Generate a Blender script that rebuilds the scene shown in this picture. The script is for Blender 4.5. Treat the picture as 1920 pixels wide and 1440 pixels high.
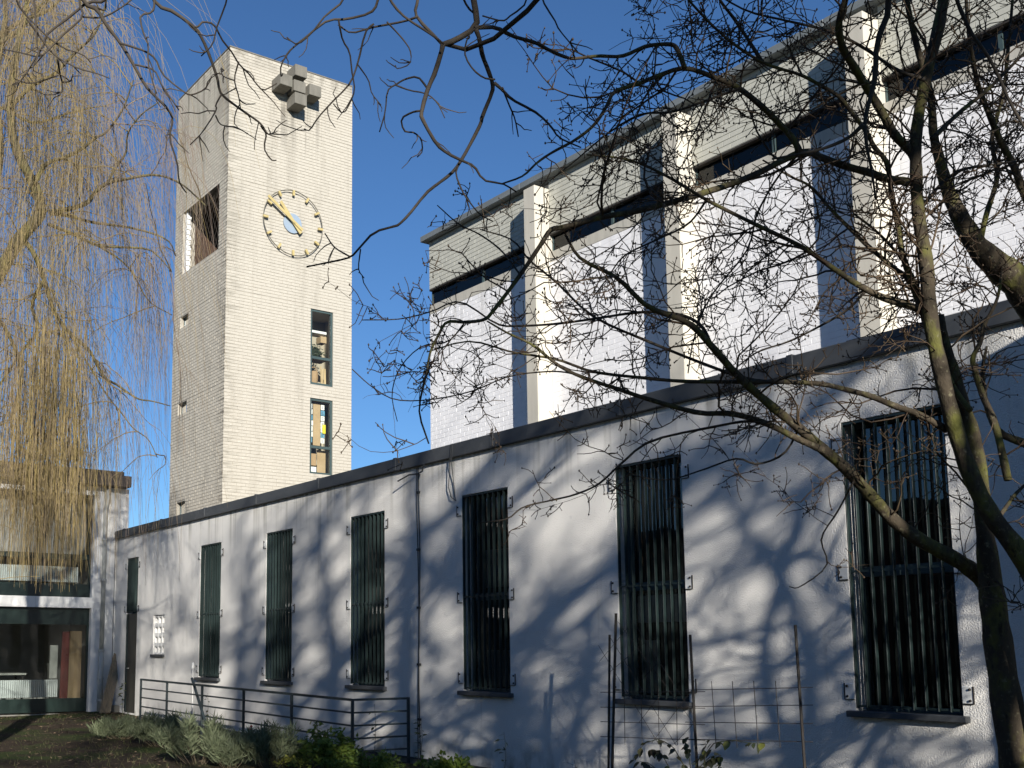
import bpy, math, random
import numpy as np
from math import sin, cos, pi, radians, atan2, sqrt
from mathutils import Vector

random.seed(7)
rng = np.random.default_rng(7)
for o in list(bpy.data.objects):
    bpy.data.objects.remove(o, do_unlink=True)
S = bpy.context.scene
COL = S.collection

# ------------------------------------------------------------------ camera
EYE = np.array([0.0, 0.0, 1.6])
F, CX, CY, PITCH, YAW = 2038.8, 702.6, 962.3, 0.1251, 0.5786      # in pixels of the 1920 x 1440 photograph
cam = bpy.data.cameras.new('camera')
camo = bpy.data.objects.new('camera', cam)
COL.objects.link(camo)
camo.location = EYE
camo.rotation_euler = (pi / 2 + PITCH, 0, -YAW)
cam.sensor_width = 36
cam.lens = F / 1920 * 36
cam.shift_x = (960 - CX) / 1920
cam.shift_y = (CY - 720) / 1920
cam.clip_start = 0.05
cam.clip_end = 3000
S.camera = camo
S.render.resolution_x, S.render.resolution_y = 1024, 768

# ------------------------------------------------------------------ light
SUN = np.array([1.0, 2.30, -0.80])                 # direction in which the sunlight travels
SUN = SUN / np.linalg.norm(SUN)
ELEV = math.asin(-SUN[2])
w = bpy.data.worlds.new('World')
S.world = w
w.use_nodes = True
nt = w.node_tree
sky = nt.nodes.new('ShaderNodeTexSky')
sky.sky_type = 'NISHITA'
sky.sun_disc = False
sky.sun_elevation = ELEV
sky.sun_rotation = atan2(-SUN[0], -SUN[1]) % (2 * pi)
sky.altitude = 200
sky.air_density = 1.0
sky.dust_density = 0.0
sky.ozone_density = 7.0
nt.links.new(sky.outputs[0], nt.nodes['Background'].inputs[0])
nt.nodes['Background'].inputs[1].default_value = 0.080
sl = bpy.data.lights.new('sun', 'SUN')
sl.energy = 5.0
sl.angle = radians(0.53)
sl.color = (1.0, 0.94, 0.85)
so = bpy.data.objects.new('sun', sl)
COL.objects.link(so)
so.location = (-20, -40, 30)
so.rotation_euler = Vector(SUN).to_track_quat('-Z', 'Y').to_euler()
S.view_settings.view_transform = 'Standard'
S.view_settings.look = 'None'
S.view_settings.exposure = 0.6
S.view_settings.gamma = 1

# ------------------------------------------------------------------ photo rays
FW = np.array([sin(YAW) * cos(PITCH), cos(YAW) * cos(PITCH), sin(PITCH)])
RT = np.array([cos(YAW), -sin(YAW), 0.0])
UP = np.cross(RT, FW)
def ray(x, y): return FW + RT * (x - CX) / F - UP * (y - CY) / F
def onx(x, y, X): d = ray(x, y); return EYE + d * (X / d[0])
def ony(x, y, Y): d = ray(x, y); return EYE + d * (Y / d[1])
def onz(x, y, Z): d = ray(x, y); return EYE + d * ((Z - EYE[2]) / d[2])
def atd(x, y, d): return EYE + ray(x, y) * d
def pix(P):
    q = np.asarray(P) - EYE
    z = q @ FW
    return CX + F * (q @ RT) / z, CY - F * (q @ UP) / z, z

# ------------------------------------------------------------------ mesh helpers
class MB:
    def __init__(s): s.v = []; s.f = []; s.n = 0; s.c = []
    def add(s, v, f):
        v = np.asarray(v, float).reshape(-1, 3)
        s.v.append(v)
        n = s.n
        s.f.extend([tuple(i + n for i in q) for q in f])
        s.n += len(v)
        return s
    def box(s, x0, x1, y0, y1, z0, z1):
        return s.add([(x0,y0,z0),(x1,y0,z0),(x1,y1,z0),(x0,y1,z0),(x0,y0,z1),(x1,y0,z1),(x1,y1,z1),(x0,y1,z1)],
                     [(0,3,2,1),(4,5,6,7),(0,1,5,4),(1,2,6,5),(2,3,7,6),(3,0,4,7)])
    def bevbox(s, x0, x1, y0, y1, z0, z1, b=0.004):
        lo = np.array([x0,y0,z0]); hi = np.array([x1,y1,z1])
        V = []; idx = {}
        for a in range(3):
            for sx in (0,1):
                for sy in (0,1):
                    for sz in (0,1):
                        c = np.array([(lo,hi)[sx][0], (lo,hi)[sy][1], (lo,hi)[sz][2]])
                        sg = np.array([1-2*sx, 1-2*sy, 1-2*sz]) * b
                        sg[a] = 0
                        idx[(a,sx,sy,sz)] = len(V); V.append(c + sg)
        Fc = []
        def q(*k): Fc.append(tuple(idx[i] for i in k))
        for t in (0,1):
            A = [(0,t,0,0),(0,t,1,0),(0,t,1,1),(0,t,0,1)]; q(*(A if t else A[::-1]))
            A = [(1,0,t,0),(1,0,t,1),(1,1,t,1),(1,1,t,0)]; q(*(A if t else A[::-1]))
            A = [(2,0,0,t),(2,1,0,t),(2,1,1,t),(2,0,1,t)]; q(*(A if t else A[::-1]))
        for p in (0,1):
            for r in (0,1):
                q((0,p,r,0),(0,p,r,1),(1,p,r,1),(1,p,r,0))
                q((0,p,0,r),(0,p,1,r),(2,p,1,r),(2,p,0,r))
                q((1,0,p,r),(1,1,p,r),(2,1,p,r),(2,0,p,r))
        for p in (0,1):
            for r in (0,1):
                for t in (0,1): q((0,p,r,t),(1,p,r,t),(2,p,r,t))
        return s.add(V, Fc)
    def quad(s, a, b, c, d): return s.add([a,b,c,d], [(0,1,2,3)])
    def tube(s, pts, rad, n=8, cap=True):
        pts = np.asarray(pts, float)
        rad = np.broadcast_to(np.asarray(rad, float), (len(pts),))
        t = np.gradient(pts, axis=0)
        t /= np.linalg.norm(t, axis=1)[:, None] + 1e-12
        ref = np.array([0.31, 0.17, 0.93]) if abs(t[0][2]) < 0.8 else np.array([0.93, 0.3, 0.1])
        V = []
        for p, tt, r in zip(pts, t, rad):
            u = np.cross(tt, ref); u /= np.linalg.norm(u) + 1e-12
            vv = np.cross(tt, u)
            for k in range(n):
                a = 2 * pi * k / n
                V.append(p + r * (u * cos(a) + vv * sin(a)))
        Fc = []
        for i in range(len(pts) - 1):
            for k in range(n):
                k2 = (k + 1) % n
                Fc.append((i*n+k, i*n+k2, (i+1)*n+k2, (i+1)*n+k))
        if cap:
            Fc.append(tuple(range(n))[::-1]); Fc.append(tuple((len(pts)-1)*n + k for k in range(n)))
        return s.add(V, Fc)
    def bar(s, a, b, wdt, dpt, up=(0,0,1)):
        a = np.asarray(a, float); b = np.asarray(b, float)
        t = b - a; t = t / np.linalg.norm(t)
        u = np.cross(t, np.asarray(up, float)); u /= np.linalg.norm(u)
        vv = np.cross(u, t)
        V = []
        for p in (a, b):
            for su, sv in ((-1,-1),(1,-1),(1,1),(-1,1)):
                V.append(p + u * su * wdt / 2 + vv * sv * dpt / 2)
        return s.add(V, [(0,1,2,3),(7,6,5,4),(0,4,5,1),(1,5,6,2),(2,6,7,3),(3,7,4,0)])
    def lathe(s, c, prof, n=16, axis='z'):
        V = []; m = len(prof)
        for r, h in prof:
            for k in range(n):
                a = 2 * pi * k / n
                V.append((r*cos(a), r*sin(a), h) if axis == 'z' else (r*cos(a), h, r*sin(a)))
        Fc = [(i*n+k, i*n+(k+1)%n, (i+1)*n+(k+1)%n, (i+1)*n+k) for i in range(m-1) for k in range(n)]
        Fc.append(tuple(range(n))[::-1]); Fc.append(tuple((m-1)*n+k for k in range(n)))
        return s.add(np.array(V) + np.asarray(c), Fc)
    def verts(s): return np.concatenate(s.v) if s.v else np.zeros((0,3))

class TB:
    """many thin tubes at once, with a tint value per tube"""
    def __init__(s): s.g = {}
    def add(s, pts, rad, tint=0.5):
        pts = np.asarray(pts, float)
        rad = np.broadcast_to(np.asarray(rad, float), (len(pts),))
        s.g.setdefault(len(pts), []).append((pts, rad, tint))
    def mesh(s, n=3):
        VV = []; FF = []; CC = []; off = 0
        for N, L in s.g.items():
            P = np.array([a[0] for a in L]); R = np.array([a[1] for a in L]); T = np.array([a[2] for a in L])
            t = np.gradient(P, axis=1); t /= np.linalg.norm(t, axis=2)[..., None] + 1e-12
            ref = np.tile(np.array([0.41, 0.57, 0.71]), (len(L), 1))
            bad = np.abs((t.mean(1) * ref).sum(1)) > 0.85
            ref[bad] = (0.8, -0.6, 0.1)
            u = np.cross(t, ref[:, None, :]); u /= np.linalg.norm(u, axis=2)[..., None] + 1e-12
            v = np.cross(t, u)
            ang = 2 * pi * np.arange(n) / n
            V = P[:, :, None, :] + R[:, :, None, None] * (u[:, :, None, :] * np.cos(ang)[None, None, :, None] + v[:, :, None, :] * np.sin(ang)[None, None, :, None])
            M = len(L)
            base = off + (np.arange(M) * N * n)[:, None, None] + (np.arange(N - 1) * n)[None, :, None]
            k = np.arange(n)[None, None, :]; k2 = (np.arange(n) + 1) % n; k2 = k2[None, None, :]
            FF.append(np.stack([base + k, base + k2, base + n + k2, base + n + k], -1).reshape(-1, 4))
            VV.append(V.reshape(-1, 3)); CC.append(np.repeat(T, N * n)); off += M * N * n
        return np.concatenate(VV), np.concatenate(FF), np.concatenate(CC)

ORG = {}
def _link(name, me, parent, origin, mat):
    ob = bpy.data.objects.new(name, me)
    COL.objects.link(ob)
    if mat: me.materials.append(mat)
    if parent is not None:
        ob.parent = parent; ORG[ob.name] = ORG[parent.name]
    else:
        ob.location = origin; ORG[ob.name] = np.asarray(origin, float)
    return ob
def build(name, mb, mat, parent=None, smooth=False):
    v = mb.verts()
    org = ORG[parent.name] if parent is not None else np.array([(v[:,0].min()+v[:,0].max())/2, (v[:,1].min()+v[:,1].max())/2, v[:,2].min()])
    me = bpy.data.meshes.new(name)
    me.from_pydata([tuple(p) for p in (v - org)], [], mb.f)
    if smooth:
        me.polygons.foreach_set('use_smooth', [True] * len(me.polygons))
    me.update()
    return _link(name, me, parent, org, mat)
def buildnp(name, V, Fq, mat, parent=None, tint=None, smooth=True):
    V = np.asarray(V, float)
    org = ORG[parent.name] if parent is not None else np.array([V[:,0].mean(), V[:,1].mean(), V[:,2].min()])
    me = bpy.data.meshes.new(name)
    n = Fq.shape[1]
    me.vertices.add(len(V)); me.vertices.foreach_set('co', (V - org).astype(np.float32).ravel())
    me.loops.add(Fq.size); me.loops.foreach_set('vertex_index', Fq.astype(np.int32).ravel())
    me.polygons.add(len(Fq)); me.polygons.foreach_set('loop_start', (np.arange(len(Fq)) * n).astype(np.int32))
    try: me.polygons.foreach_set('loop_total', np.full(len(Fq), n, np.int32))
    except Exception: pass
    me.polygons.foreach_set('use_smooth', np.full(len(Fq), bool(smooth)))
    if tint is not None:
        a = me.attributes.new('tint', 'FLOAT', 'POINT'); a.data.foreach_set('value', np.asarray(tint, np.float32))
    me.update(calc_edges=True); me.validate()
    return _link(name, me, parent, org, mat)
def thing(name, label, cat, loc, group=None):
    o = bpy.data.objects.new(name, None); COL.objects.link(o)
    o.location = loc; ORG[o.name] = np.asarray(loc, float)
    o.empty_display_size = 0.2
    o['label'] = label; o['category'] = cat
    if group: o['group'] = group
    return o
def tag(o, label, cat, group=None, kind=None):
    o['label'] = label; o['category'] = cat
    if group: o['group'] = group
    if kind: o['kind'] = kind
    return o
def kind(o, k): o['kind'] = k; return o

# ------------------------------------------------------------------ materials
def mat(name, c1, c2=None, rough=0.8, nscale=3.0, stretch=(1,1,1), bump=0.0, bscale=60.0, bdist=0.01, metal=0.0, spec=0.4,
        spots=None, sscale=8.0, slo=0.55, shi=0.7, sstretch=(1,1,1), tint=False, detail=6.0, transl=0.0, bstretch=(1,1,1)):
    m = bpy.data.materials.new(name); m.use_nodes = True
    N = m.node_tree.nodes; L = m.node_tree.links
    b = N['Principled BSDF']
    b.inputs['Roughness'].default_value = rough
    b.inputs['Metallic'].default_value = metal
    b.inputs['Specular IOR Level'].default_value = spec
    geo = N.new('ShaderNodeNewGeometry')
    def noise(sc, st, det=6.0):
        mp = N.new('ShaderNodeMapping'); mp.inputs['Scale'].default_value = st
        L.new(geo.outputs['Position'], mp.inputs['Vector'])
        n = N.new('ShaderNodeTexNoise'); n.inputs['Scale'].default_value = sc; n.inputs['Detail'].default_value = det
        n.inputs['Roughness'].default_value = 0.6
        L.new(mp.outputs[0], n.inputs['Vector'])
        return n.outputs['Fac']
    c2 = c2 or tuple(x * 0.75 for x in c1)
    mix = N.new('ShaderNodeMix'); mix.data_type = 'RGBA'
    mix.inputs[6].default_value = (*c1, 1); mix.inputs[7].default_value = (*c2, 1)
    if tint:
        at = N.new('ShaderNodeAttribute'); at.attribute_name = 'tint'
        L.new(at.outputs['Fac'], mix.inputs[0])
    else:
        mr = N.new('ShaderNodeMapRange'); mr.inputs[1].default_value = 0.3; mr.inputs[2].default_value = 0.7
        L.new(noise(nscale, stretch, detail), mr.inputs[0]); L.new(mr.outputs[0], mix.inputs[0])
    col = mix.outputs[2]
    for sp in (spots if isinstance(spots, list) else ([spots] if spots else [])):
        c, sc, lo, hi, st = sp
        mx = N.new('ShaderNodeMix'); mx.data_type = 'RGBA'; mx.inputs[7].default_value = (*c, 1)
        mr = N.new('ShaderNodeMapRange'); mr.inputs[1].default_value = lo; mr.inputs[2].default_value = hi
        L.new(noise(sc, st), mr.inputs[0]); L.new(mr.outputs[0], mx.inputs[0]); L.new(col, mx.inputs[6]); col = mx.outputs[2]
    L.new(col, b.inputs['Base Color'])
    if bump:
        bp = N.new('ShaderNodeBump'); bp.inputs['Strength'].default_value = bump; bp.inputs['Distance'].default_value = bdist
        L.new(noise(bscale, bstretch, 4.0), bp.inputs['Height']); L.new(bp.outputs[0], b.inputs['Normal'])
    if transl:
        tr = N.new('ShaderNodeBsdfTranslucent'); L.new(col, tr.inputs[0])
        ms = N.new('ShaderNodeMixShader'); ms.inputs[0].default_value = transl
        L.new(b.outputs[0], ms.inputs[1]); L.new(tr.outputs[0], ms.inputs[2])
        L.new(ms.outputs[0], N['Material Output'].inputs['Surface'])
    return m
def stain(m, c, sc, st, lo, hi, gates):
    """weathering with a place of its own: noise streaks gated by world position; gates = (axis, full, none)"""
    N = m.node_tree.nodes; L = m.node_tree.links; b = N['Principled BSDF']
    src = b.inputs['Base Color'].links[0].from_socket
    geo = N.new('ShaderNodeNewGeometry'); sep = N.new('ShaderNodeSeparateXYZ'); L.new(geo.outputs['Position'], sep.inputs[0])
    mp = N.new('ShaderNodeMapping'); mp.inputs['Scale'].default_value = st; L.new(geo.outputs['Position'], mp.inputs[0])
    n = N.new('ShaderNodeTexNoise'); n.inputs['Scale'].default_value = sc; n.inputs['Detail'].default_value = 5; L.new(mp.outputs[0], n.inputs['Vector'])
    mr = N.new('ShaderNodeMapRange'); mr.inputs[1].default_value = lo; mr.inputs[2].default_value = hi; L.new(n.outputs['Fac'], mr.inputs[0])
    fac = mr.outputs[0]
    for ax, full, none in gates:
        g_ = N.new('ShaderNodeMapRange'); g_.inputs[1].default_value = full; g_.inputs[2].default_value = none; g_.inputs[3].default_value = 1; g_.inputs[4].default_value = 0
        L.new(sep.outputs['XYZ'.index(ax)], g_.inputs[0])
        mu = N.new('ShaderNodeMath'); mu.operation = 'MULTIPLY'; L.new(fac, mu.inputs[0]); L.new(g_.outputs[0], mu.inputs[1]); fac = mu.outputs[0]
    mx = N.new('ShaderNodeMix'); mx.data_type = 'RGBA'; mx.inputs[7].default_value = (*c, 1)
    L.new(fac, mx.inputs[0]); L.new(src, mx.inputs[6]); L.new(mx.outputs[2], b.inputs['Base Color'])
def glass_mat(name, tintc=(0.75,0.8,0.8), wav=0.02, ior=1.5):
    m = bpy.data.materials.new(name); m.use_nodes = True
    N = m.node_tree.nodes; L = m.node_tree.links
    N.remove(N['Principled BSDF'])
    fr = N.new('ShaderNodeFresnel'); fr.inputs[0].default_value = ior
    tr = N.new('ShaderNodeBsdfTransparent'); tr.inputs[0].default_value = (*tintc, 1)
    gl = N.new('ShaderNodeBsdfGlossy'); gl.inputs['Roughness'].default_value = 0.015
    geo = N.new('ShaderNodeNewGeometry'); n = N.new('ShaderNodeTexNoise'); n.inputs['Scale'].default_value = 2.2; n.inputs['Detail'].default_value = 1
    bp = N.new('ShaderNodeBump'); bp.inputs['Strength'].default_value = wav; bp.inputs['Distance'].default_value = 0.05
    L.new(geo.outputs['Position'], n.inputs['Vector']); L.new(n.outputs['Fac'], bp.inputs['Height'])
    L.new(bp.outputs[0], gl.inputs['Normal'])
    ms = N.new('ShaderNodeMixShader')
    L.new(fr.outputs[0], ms.inputs[0]); L.new(tr.outputs[0], ms.inputs[1]); L.new(gl.outputs[0], ms.inputs[2])
    L.new(ms.outputs[0], N['Material Output'].inputs['Surface'])
    return m

STUCCO = mat('white_stucco', (0.82,0.805,0.765), (0.76,0.745,0.71), rough=0.95, nscale=1.2, bump=1.0, bscale=65, bdist=0.016, spec=0.2,
             spots=[((0.52,0.51,0.47), 1.1, 0.62, 0.85, (3,3,0.25)), ((0.60,0.60,0.58), 5.0, 0.68, 0.8, (1,1,1))])
PLASTER = mat('white_plaster', (0.78,0.78,0.76), (0.70,0.70,0.68), rough=0.9, nscale=1.5, bump=0.4, bscale=60, bdist=0.006, spec=0.2,
              spots=[((0.45,0.44,0.38), 1.3, 0.6, 0.85, (4,4,0.25))])
WBRICK = mat('white_painted_brick', (0.84,0.84,0.85), (0.76,0.76,0.78), rough=0.7, nscale=5, bump=0.5, bscale=35, bdist=0.006, spec=0.35,
             spots=[((0.62,0.62,0.62), 3.0, 0.66, 0.85, (1,1,0.5))])
WMORT = mat('painted_joint', (0.82,0.82,0.83), (0.75,0.75,0.77), rough=0.9, nscale=8)
TBRICK = mat('cream_brick', (0.465,0.44,0.38), (0.41,0.385,0.33), rough=0.85, nscale=7, stretch=(1,1,2.5), bump=0.4, bscale=50, bdist=0.006, spec=0.25,
             spots=[((0.30,0.28,0.235), 1.5, 0.52, 0.86, (1.8,1.8,0.22)), ((0.56,0.535,0.465), 9, 0.62, 0.75, (1,1,2.5)), ((0.30,0.28,0.24), 22, 0.70, 0.8, (1,1,3))])
TSHADE_DIRTY = mat('cream_brick_shade_side', (0.52,0.485,0.41), (0.45,0.415,0.345), rough=0.9, nscale=7, stretch=(1,1,2.5), bump=0.4, bscale=50, bdist=0.006, spec=0.25,
             spots=[((0.28,0.255,0.21), 1.2, 0.52, 0.8, (1.6,1.6,0.4)), ((0.24,0.22,0.18), 22, 0.66, 0.8, (1,1,3))])  # copy of the cream brick toned for the shaded face, plus weathering
TMORT = mat('mortar', (0.40,0.375,0.32), (0.30,0.28,0.24), rough=0.95, nscale=6)
UBRICK = mat('grey_cream_brick', (0.50,0.50,0.44), (0.44,0.44,0.39), rough=0.85, nscale=5, stretch=(1,1,2.5), bump=0.35, bscale=50, bdist=0.005, spec=0.25,
             spots=[((0.36,0.36,0.31), 1.2, 0.55, 0.8, (1.5,1.5,0.4))])
CONC = mat('concrete', (0.50,0.48,0.42), (0.38,0.365,0.32), rough=0.9, nscale=2.5, stretch=(3,3,0.5), bump=0.4, bscale=30, bdist=0.006,
           spots=[((0.26,0.25,0.22), 2.0, 0.58, 0.8, (4,4,0.4))])
CONCL = mat('pale_concrete', (0.56,0.53,0.455), (0.48,0.455,0.39), rough=0.85, nscale=2.5, stretch=(3,3,0.4), bump=0.25, bscale=30, bdist=0.004,
            spots=[((0.45,0.43,0.37), 2.0, 0.62, 0.85, (5,5,0.3))])
CONCG = mat('weathered_concrete', (0.19,0.18,0.155), (0.135,0.13,0.112), rough=0.95, nscale=4, stretch=(2,2,0.6), bump=0.6, bscale=25, bdist=0.01,
            spots=[((0.15,0.15,0.12), 3.0, 0.56, 0.8, (3,3,0.5))])
PLINTH = mat('plinth_concrete', (0.27,0.26,0.23), (0.19,0.185,0.16), rough=0.95, nscale=3, bump=0.5, bscale=25, bdist=0.01,
             spots=[((0.10,0.11,0.07), 2.5, 0.5, 0.75, (1,1,0.6))])
ZINC = mat('zinc_flashing', (0.17,0.19,0.195), (0.13,0.145,0.15), rough=0.55, nscale=2.0, stretch=(1,1,4), metal=0.0, spec=0.5, bump=0.15, bscale=12, bdist=0.01)
DKSHEET = mat('dark_grey_sheet', (0.075,0.08,0.085), (0.055,0.06,0.065), rough=0.6, nscale=1.5, stretch=(1,0.4,3), bump=0.2, bscale=6, bdist=0.01, spec=0.4,
              spots=[((0.12,0.12,0.12), 4, 0.62, 0.8, (1,1,0.6))])
GREEN = mat('dark_green_steel', (0.020,0.036,0.035), (0.012,0.022,0.022), rough=0.42, nscale=3, stretch=(1,1,0.2), spec=0.5, bump=0.1, bscale=30, bdist=0.004,
            spots=[((0.055,0.085,0.080), 5, 0.60, 0.78, (1,1,0.15)), ((0.07,0.06,0.045), 16, 0.70, 0.8, (1,1,0.5))])
GREENP = mat('dark_green_panel', (0.011,0.024,0.020), (0.008,0.017,0.015), rough=0.35, nscale=1.5, spec=0.5)
FRAME = mat('dark_window_frame', (0.055,0.085,0.085), (0.04,0.062,0.062), rough=0.4, nscale=4, spec=0.5)
DOORM = mat('dark_brown_door', (0.055,0.053,0.045), (0.035,0.034,0.03), rough=0.5, nscale=3, stretch=(1,1,0.2))
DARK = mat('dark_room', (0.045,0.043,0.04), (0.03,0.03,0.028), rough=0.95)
ROOMW = mat('room_wall', (0.30,0.29,0.27), (0.24,0.23,0.21), rough=0.95)
ROOMT = mat('store_room_wall', (0.45,0.40,0.31), (0.38,0.33,0.25), rough=0.95)
GLASS = glass_mat('window_glass', wav=0.03, ior=2.1)
GLASSH = glass_mat('hall_glass', wav=0.03, ior=1.45)
GLASS2 = glass_mat('plain_glass', tintc=(0.9,0.93,0.92), wav=0.01)
DISC = mat('pale_blue_disc', (0.30,0.37,0.45), (0.24,0.31,0.39), rough=0.25, nscale=3, spec=0.6)
GOLD = mat('gilded_metal', (0.50,0.41,0.19), (0.40,0.32,0.13), rough=0.45, nscale=8, metal=0.0, spec=0.6)
RINGM = mat('dark_ring_metal', (0.14,0.13,0.10), (0.10,0.095,0.075), rough=0.5)
RAILM = mat('blue_grey_railing_paint', (0.034,0.046,0.050), (0.026,0.036,0.040), rough=0.45, nscale=6, spec=0.5, spots=((0.10,0.075,0.05), 14, 0.68, 0.8, (1,1,1)))
STAKE = mat('dark_iron', (0.018,0.017,0.016), (0.032,0.025,0.019), rough=0.7, nscale=10)
WIREM = mat('weathered_wire', (0.045,0.042,0.04), (0.07,0.055,0.042), rough=0.6, nscale=14)
PIPEM = mat('zinc_downpipe', (0.46,0.47,0.44), (0.36,0.37,0.35), rough=0.45, nscale=4, stretch=(1,1,0.4), spec=0.5, spots=((0.26,0.26,0.24), 7, 0.62, 0.8, (1,1,0.4)))
CABLE = mat('dark_cable', (0.045,0.05,0.055), (0.03,0.032,0.035), rough=0.6)
WHITEP = mat('white_painted_metal', (0.75,0.75,0.72), (0.66,0.66,0.63), rough=0.4)
PLATE = mat('light_bracket_plate', (0.70,0.71,0.70), (0.60,0.61,0.60), rough=0.6)
WOODO = mat('old_plank', (0.32,0.26,0.18), (0.20,0.16,0.11), rough=0.9, nscale=6, stretch=(6,6,0.5), bump=0.5, bscale=20, bdist=0.005, bstretch=(5,5,0.3))
WOODT = mat('tan_board', (0.42,0.29,0.16), (0.34,0.225,0.12), rough=0.8, nscale=4, stretch=(8,8,0.4))
REDP = mat('red_panel', (0.17,0.035,0.025), (0.13,0.028,0.02), rough=0.6)
GREYP = mat('grey_panel', (0.42,0.41,0.36), (0.34,0.33,0.30), rough=0.8)
CARD = mat('cardboard', (0.46,0.34,0.20), (0.38,0.27,0.15), rough=0.9)
PAPER = mat('white_paper', (0.80,0.80,0.77), (0.72,0.72,0.70), rough=0.9)
BLUEP = mat('blue_paper', (0.15,0.35,0.48), (0.12,0.28,0.4), rough=0.9)
INK = mat('ink', (0.08,0.08,0.09), rough=0.8)
YELLOW = mat('yellow_plastic', (0.78,0.68,0.06), (0.68,0.58,0.04), rough=0.5)
PINE = mat('pine_stick', (0.62,0.47,0.26), (0.52,0.38,0.20), rough=0.8)
RADM = mat('radiator_enamel', (0.70,0.71,0.68), (0.62,0.63,0.60), rough=0.4)
REFL = mat('pale_reflection', (0.50,0.46,0.44), (0.38,0.36,0.35), rough=0.95, nscale=2.2, stretch=(5,5,0.25))  # reflection tone painted on a pleated sheet
FASC = mat('brown_roof_fascia', (0.125,0.10,0.082), (0.085,0.07,0.058), rough=0.8, nscale=3, spots=((0.17,0.15,0.12), 5, 0.6, 0.8, (1,1,2)))
ROOF = mat('roof_felt', (0.10,0.10,0.10), (0.07,0.07,0.07), rough=0.95, nscale=6, bump=0.4, bscale=40)
REDBR = mat('brown_belfry_lining', (0.085,0.05,0.032), (0.05,0.032,0.024), rough=0.9, nscale=5)
BRONZE = mat('bronze_bell', (0.16,0.14,0.08), (0.11,0.10,0.07), rough=0.45, metal=0.7)
SOIL = mat('ground_soil', (0.062,0.046,0.032), (0.035,0.027,0.02), rough=1.0, nscale=2.0, bump=0.9, bscale=14, bdist=0.05, spec=0.1,
           spots=[((0.045,0.062,0.020), 0.7, 0.46, 0.62, (1,1,1)), ((0.14,0.105,0.07), 1.6, 0.62, 0.74, (1,1,1)), ((0.16,0.12,0.08), 24, 0.68, 0.75, (1,1,1))])
GRASS = mat('grass_blade', (0.045,0.065,0.018), (0.11,0.10,0.045), rough=0.8, tint=True, transl=0.25)
LAV = mat('lavender_leaf', (0.115,0.145,0.075), (0.20,0.225,0.135), rough=0.9, tint=True, transl=0.2)
LAVD = mat('dry_lavender_stem', (0.16,0.13,0.085), (0.11,0.085,0.055), rough=0.9)
LEAFG = mat('fresh_leaf', (0.085,0.15,0.025), (0.21,0.26,0.045), rough=0.5, tint=True, transl=0.35)
LITTER = mat('dead_leaf', (0.11,0.07,0.04), (0.24,0.17,0.10), rough=0.9, tint=True)
LEAFD = mat('dark_rose_leaf', (0.035,0.065,0.022), (0.06,0.045,0.03), rough=0.42, nscale=6, transl=0.2)
LEAFY = mat('yellow_rose_leaf', (0.22,0.22,0.05), (0.16,0.18,0.05), rough=0.45, nscale=6, transl=0.3)
STEM = mat('green_stem', (0.06,0.085,0.035), (0.09,0.06,0.035), rough=0.7, nscale=8)
REDF = mat('red_petal', (0.62,0.03,0.025), (0.5,0.02,0.02), rough=0.5)
YELF = mat('yellow_green_sprig', (0.30,0.30,0.05), (0.14,0.16,0.03), rough=0.7, tint=True)
BARK = mat('mossy_bark', (0.085,0.068,0.047), (0.042,0.035,0.027), rough=0.95, nscale=9, stretch=(1,1,0.5), bump=0.9, bscale=38, bdist=0.012, spec=0.15, bstretch=(1,1,0.5),
           spots=[((0.125,0.125,0.036), 9, 0.48, 0.66, (1,1,0.6)), ((0.17,0.155,0.10), 40, 0.58, 0.70, (1,1,1)), ((0.03,0.025,0.02), 30, 0.6, 0.7, (1,1,0.4))])
TWIG = mat('brown_twig', (0.058,0.038,0.027), (0.115,0.082,0.050), rough=0.8, tint=True, spec=0.25)
TWIGD = mat('dark_grey_twig', (0.062,0.052,0.044), (0.10,0.085,0.068), rough=0.85, tint=True, spec=0.25)
BARKD = mat('dark_grey_bark', (0.075,0.064,0.052), (0.05,0.043,0.036), rough=0.95, nscale=9, bump=0.6, bscale=50, bdist=0.006, spec=0.15)
BUD = mat('brown_bud', (0.06,0.04,0.027), (0.10,0.072,0.042), rough=0.6, nscale=30)
WBARK = mat('willow_bark', (0.13,0.112,0.062), (0.08,0.068,0.045), rough=0.95, nscale=6, stretch=(1,1,0.4), bump=0.8, bscale=25, bdist=0.02,
            spots=((0.19,0.175,0.065), 4, 0.5, 0.70, (1,1,0.5)))
WTWIG = mat('willow_twig', (0.20,0.155,0.13), (0.30,0.23,0.085), rough=0.7, tint=True, spec=0.3)
HBRICK = mat('dark_red_brick', (0.16,0.085,0.06), (0.11,0.06,0.045), rough=0.9, nscale=3, bump=0.3, bscale=12)
BTREE = mat('garden_tree_bark', (0.10,0.085,0.065), (0.07,0.058,0.045), rough=0.95, nscale=5, bump=0.7, bscale=18, bdist=0.02)

stain(STUCCO, (0.42,0.41,0.37), 3.0, (1,2.2,0.12), 0.50, 0.72, [('Z', 4.46, 3.5)])
stain(STUCCO, (0.30,0.29,0.25), 4.0, (1,1,0.7), 0.45, 0.70, [('Z', 0.0, 0.45)])
stain(TBRICK, (0.14,0.13,0.11), 3.0, (3,3,0.10), 0.50, 0.62, [('Z', 16.2, 14.6), ('Z', 15.9, 16.3), ('X', 13.9, 14.2), ('X', 12.75, 12.5)])
stain(TBRICK, (0.25,0.235,0.195), 6.0, (0.35,1,3.0), 0.46, 0.66, [('X', 11.40, 11.95)])
stain(TBRICK, (0.22,0.205,0.17), 4.0, (1,1,0.5), 0.40, 0.65, [('Z', 17.2, 16.75)])
stain(TSHADE_DIRTY, (0.20,0.18,0.15), 5.0, (1,0.35,3.0), 0.46, 0.66, [('Y', 24.32, 24.9)])
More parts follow.
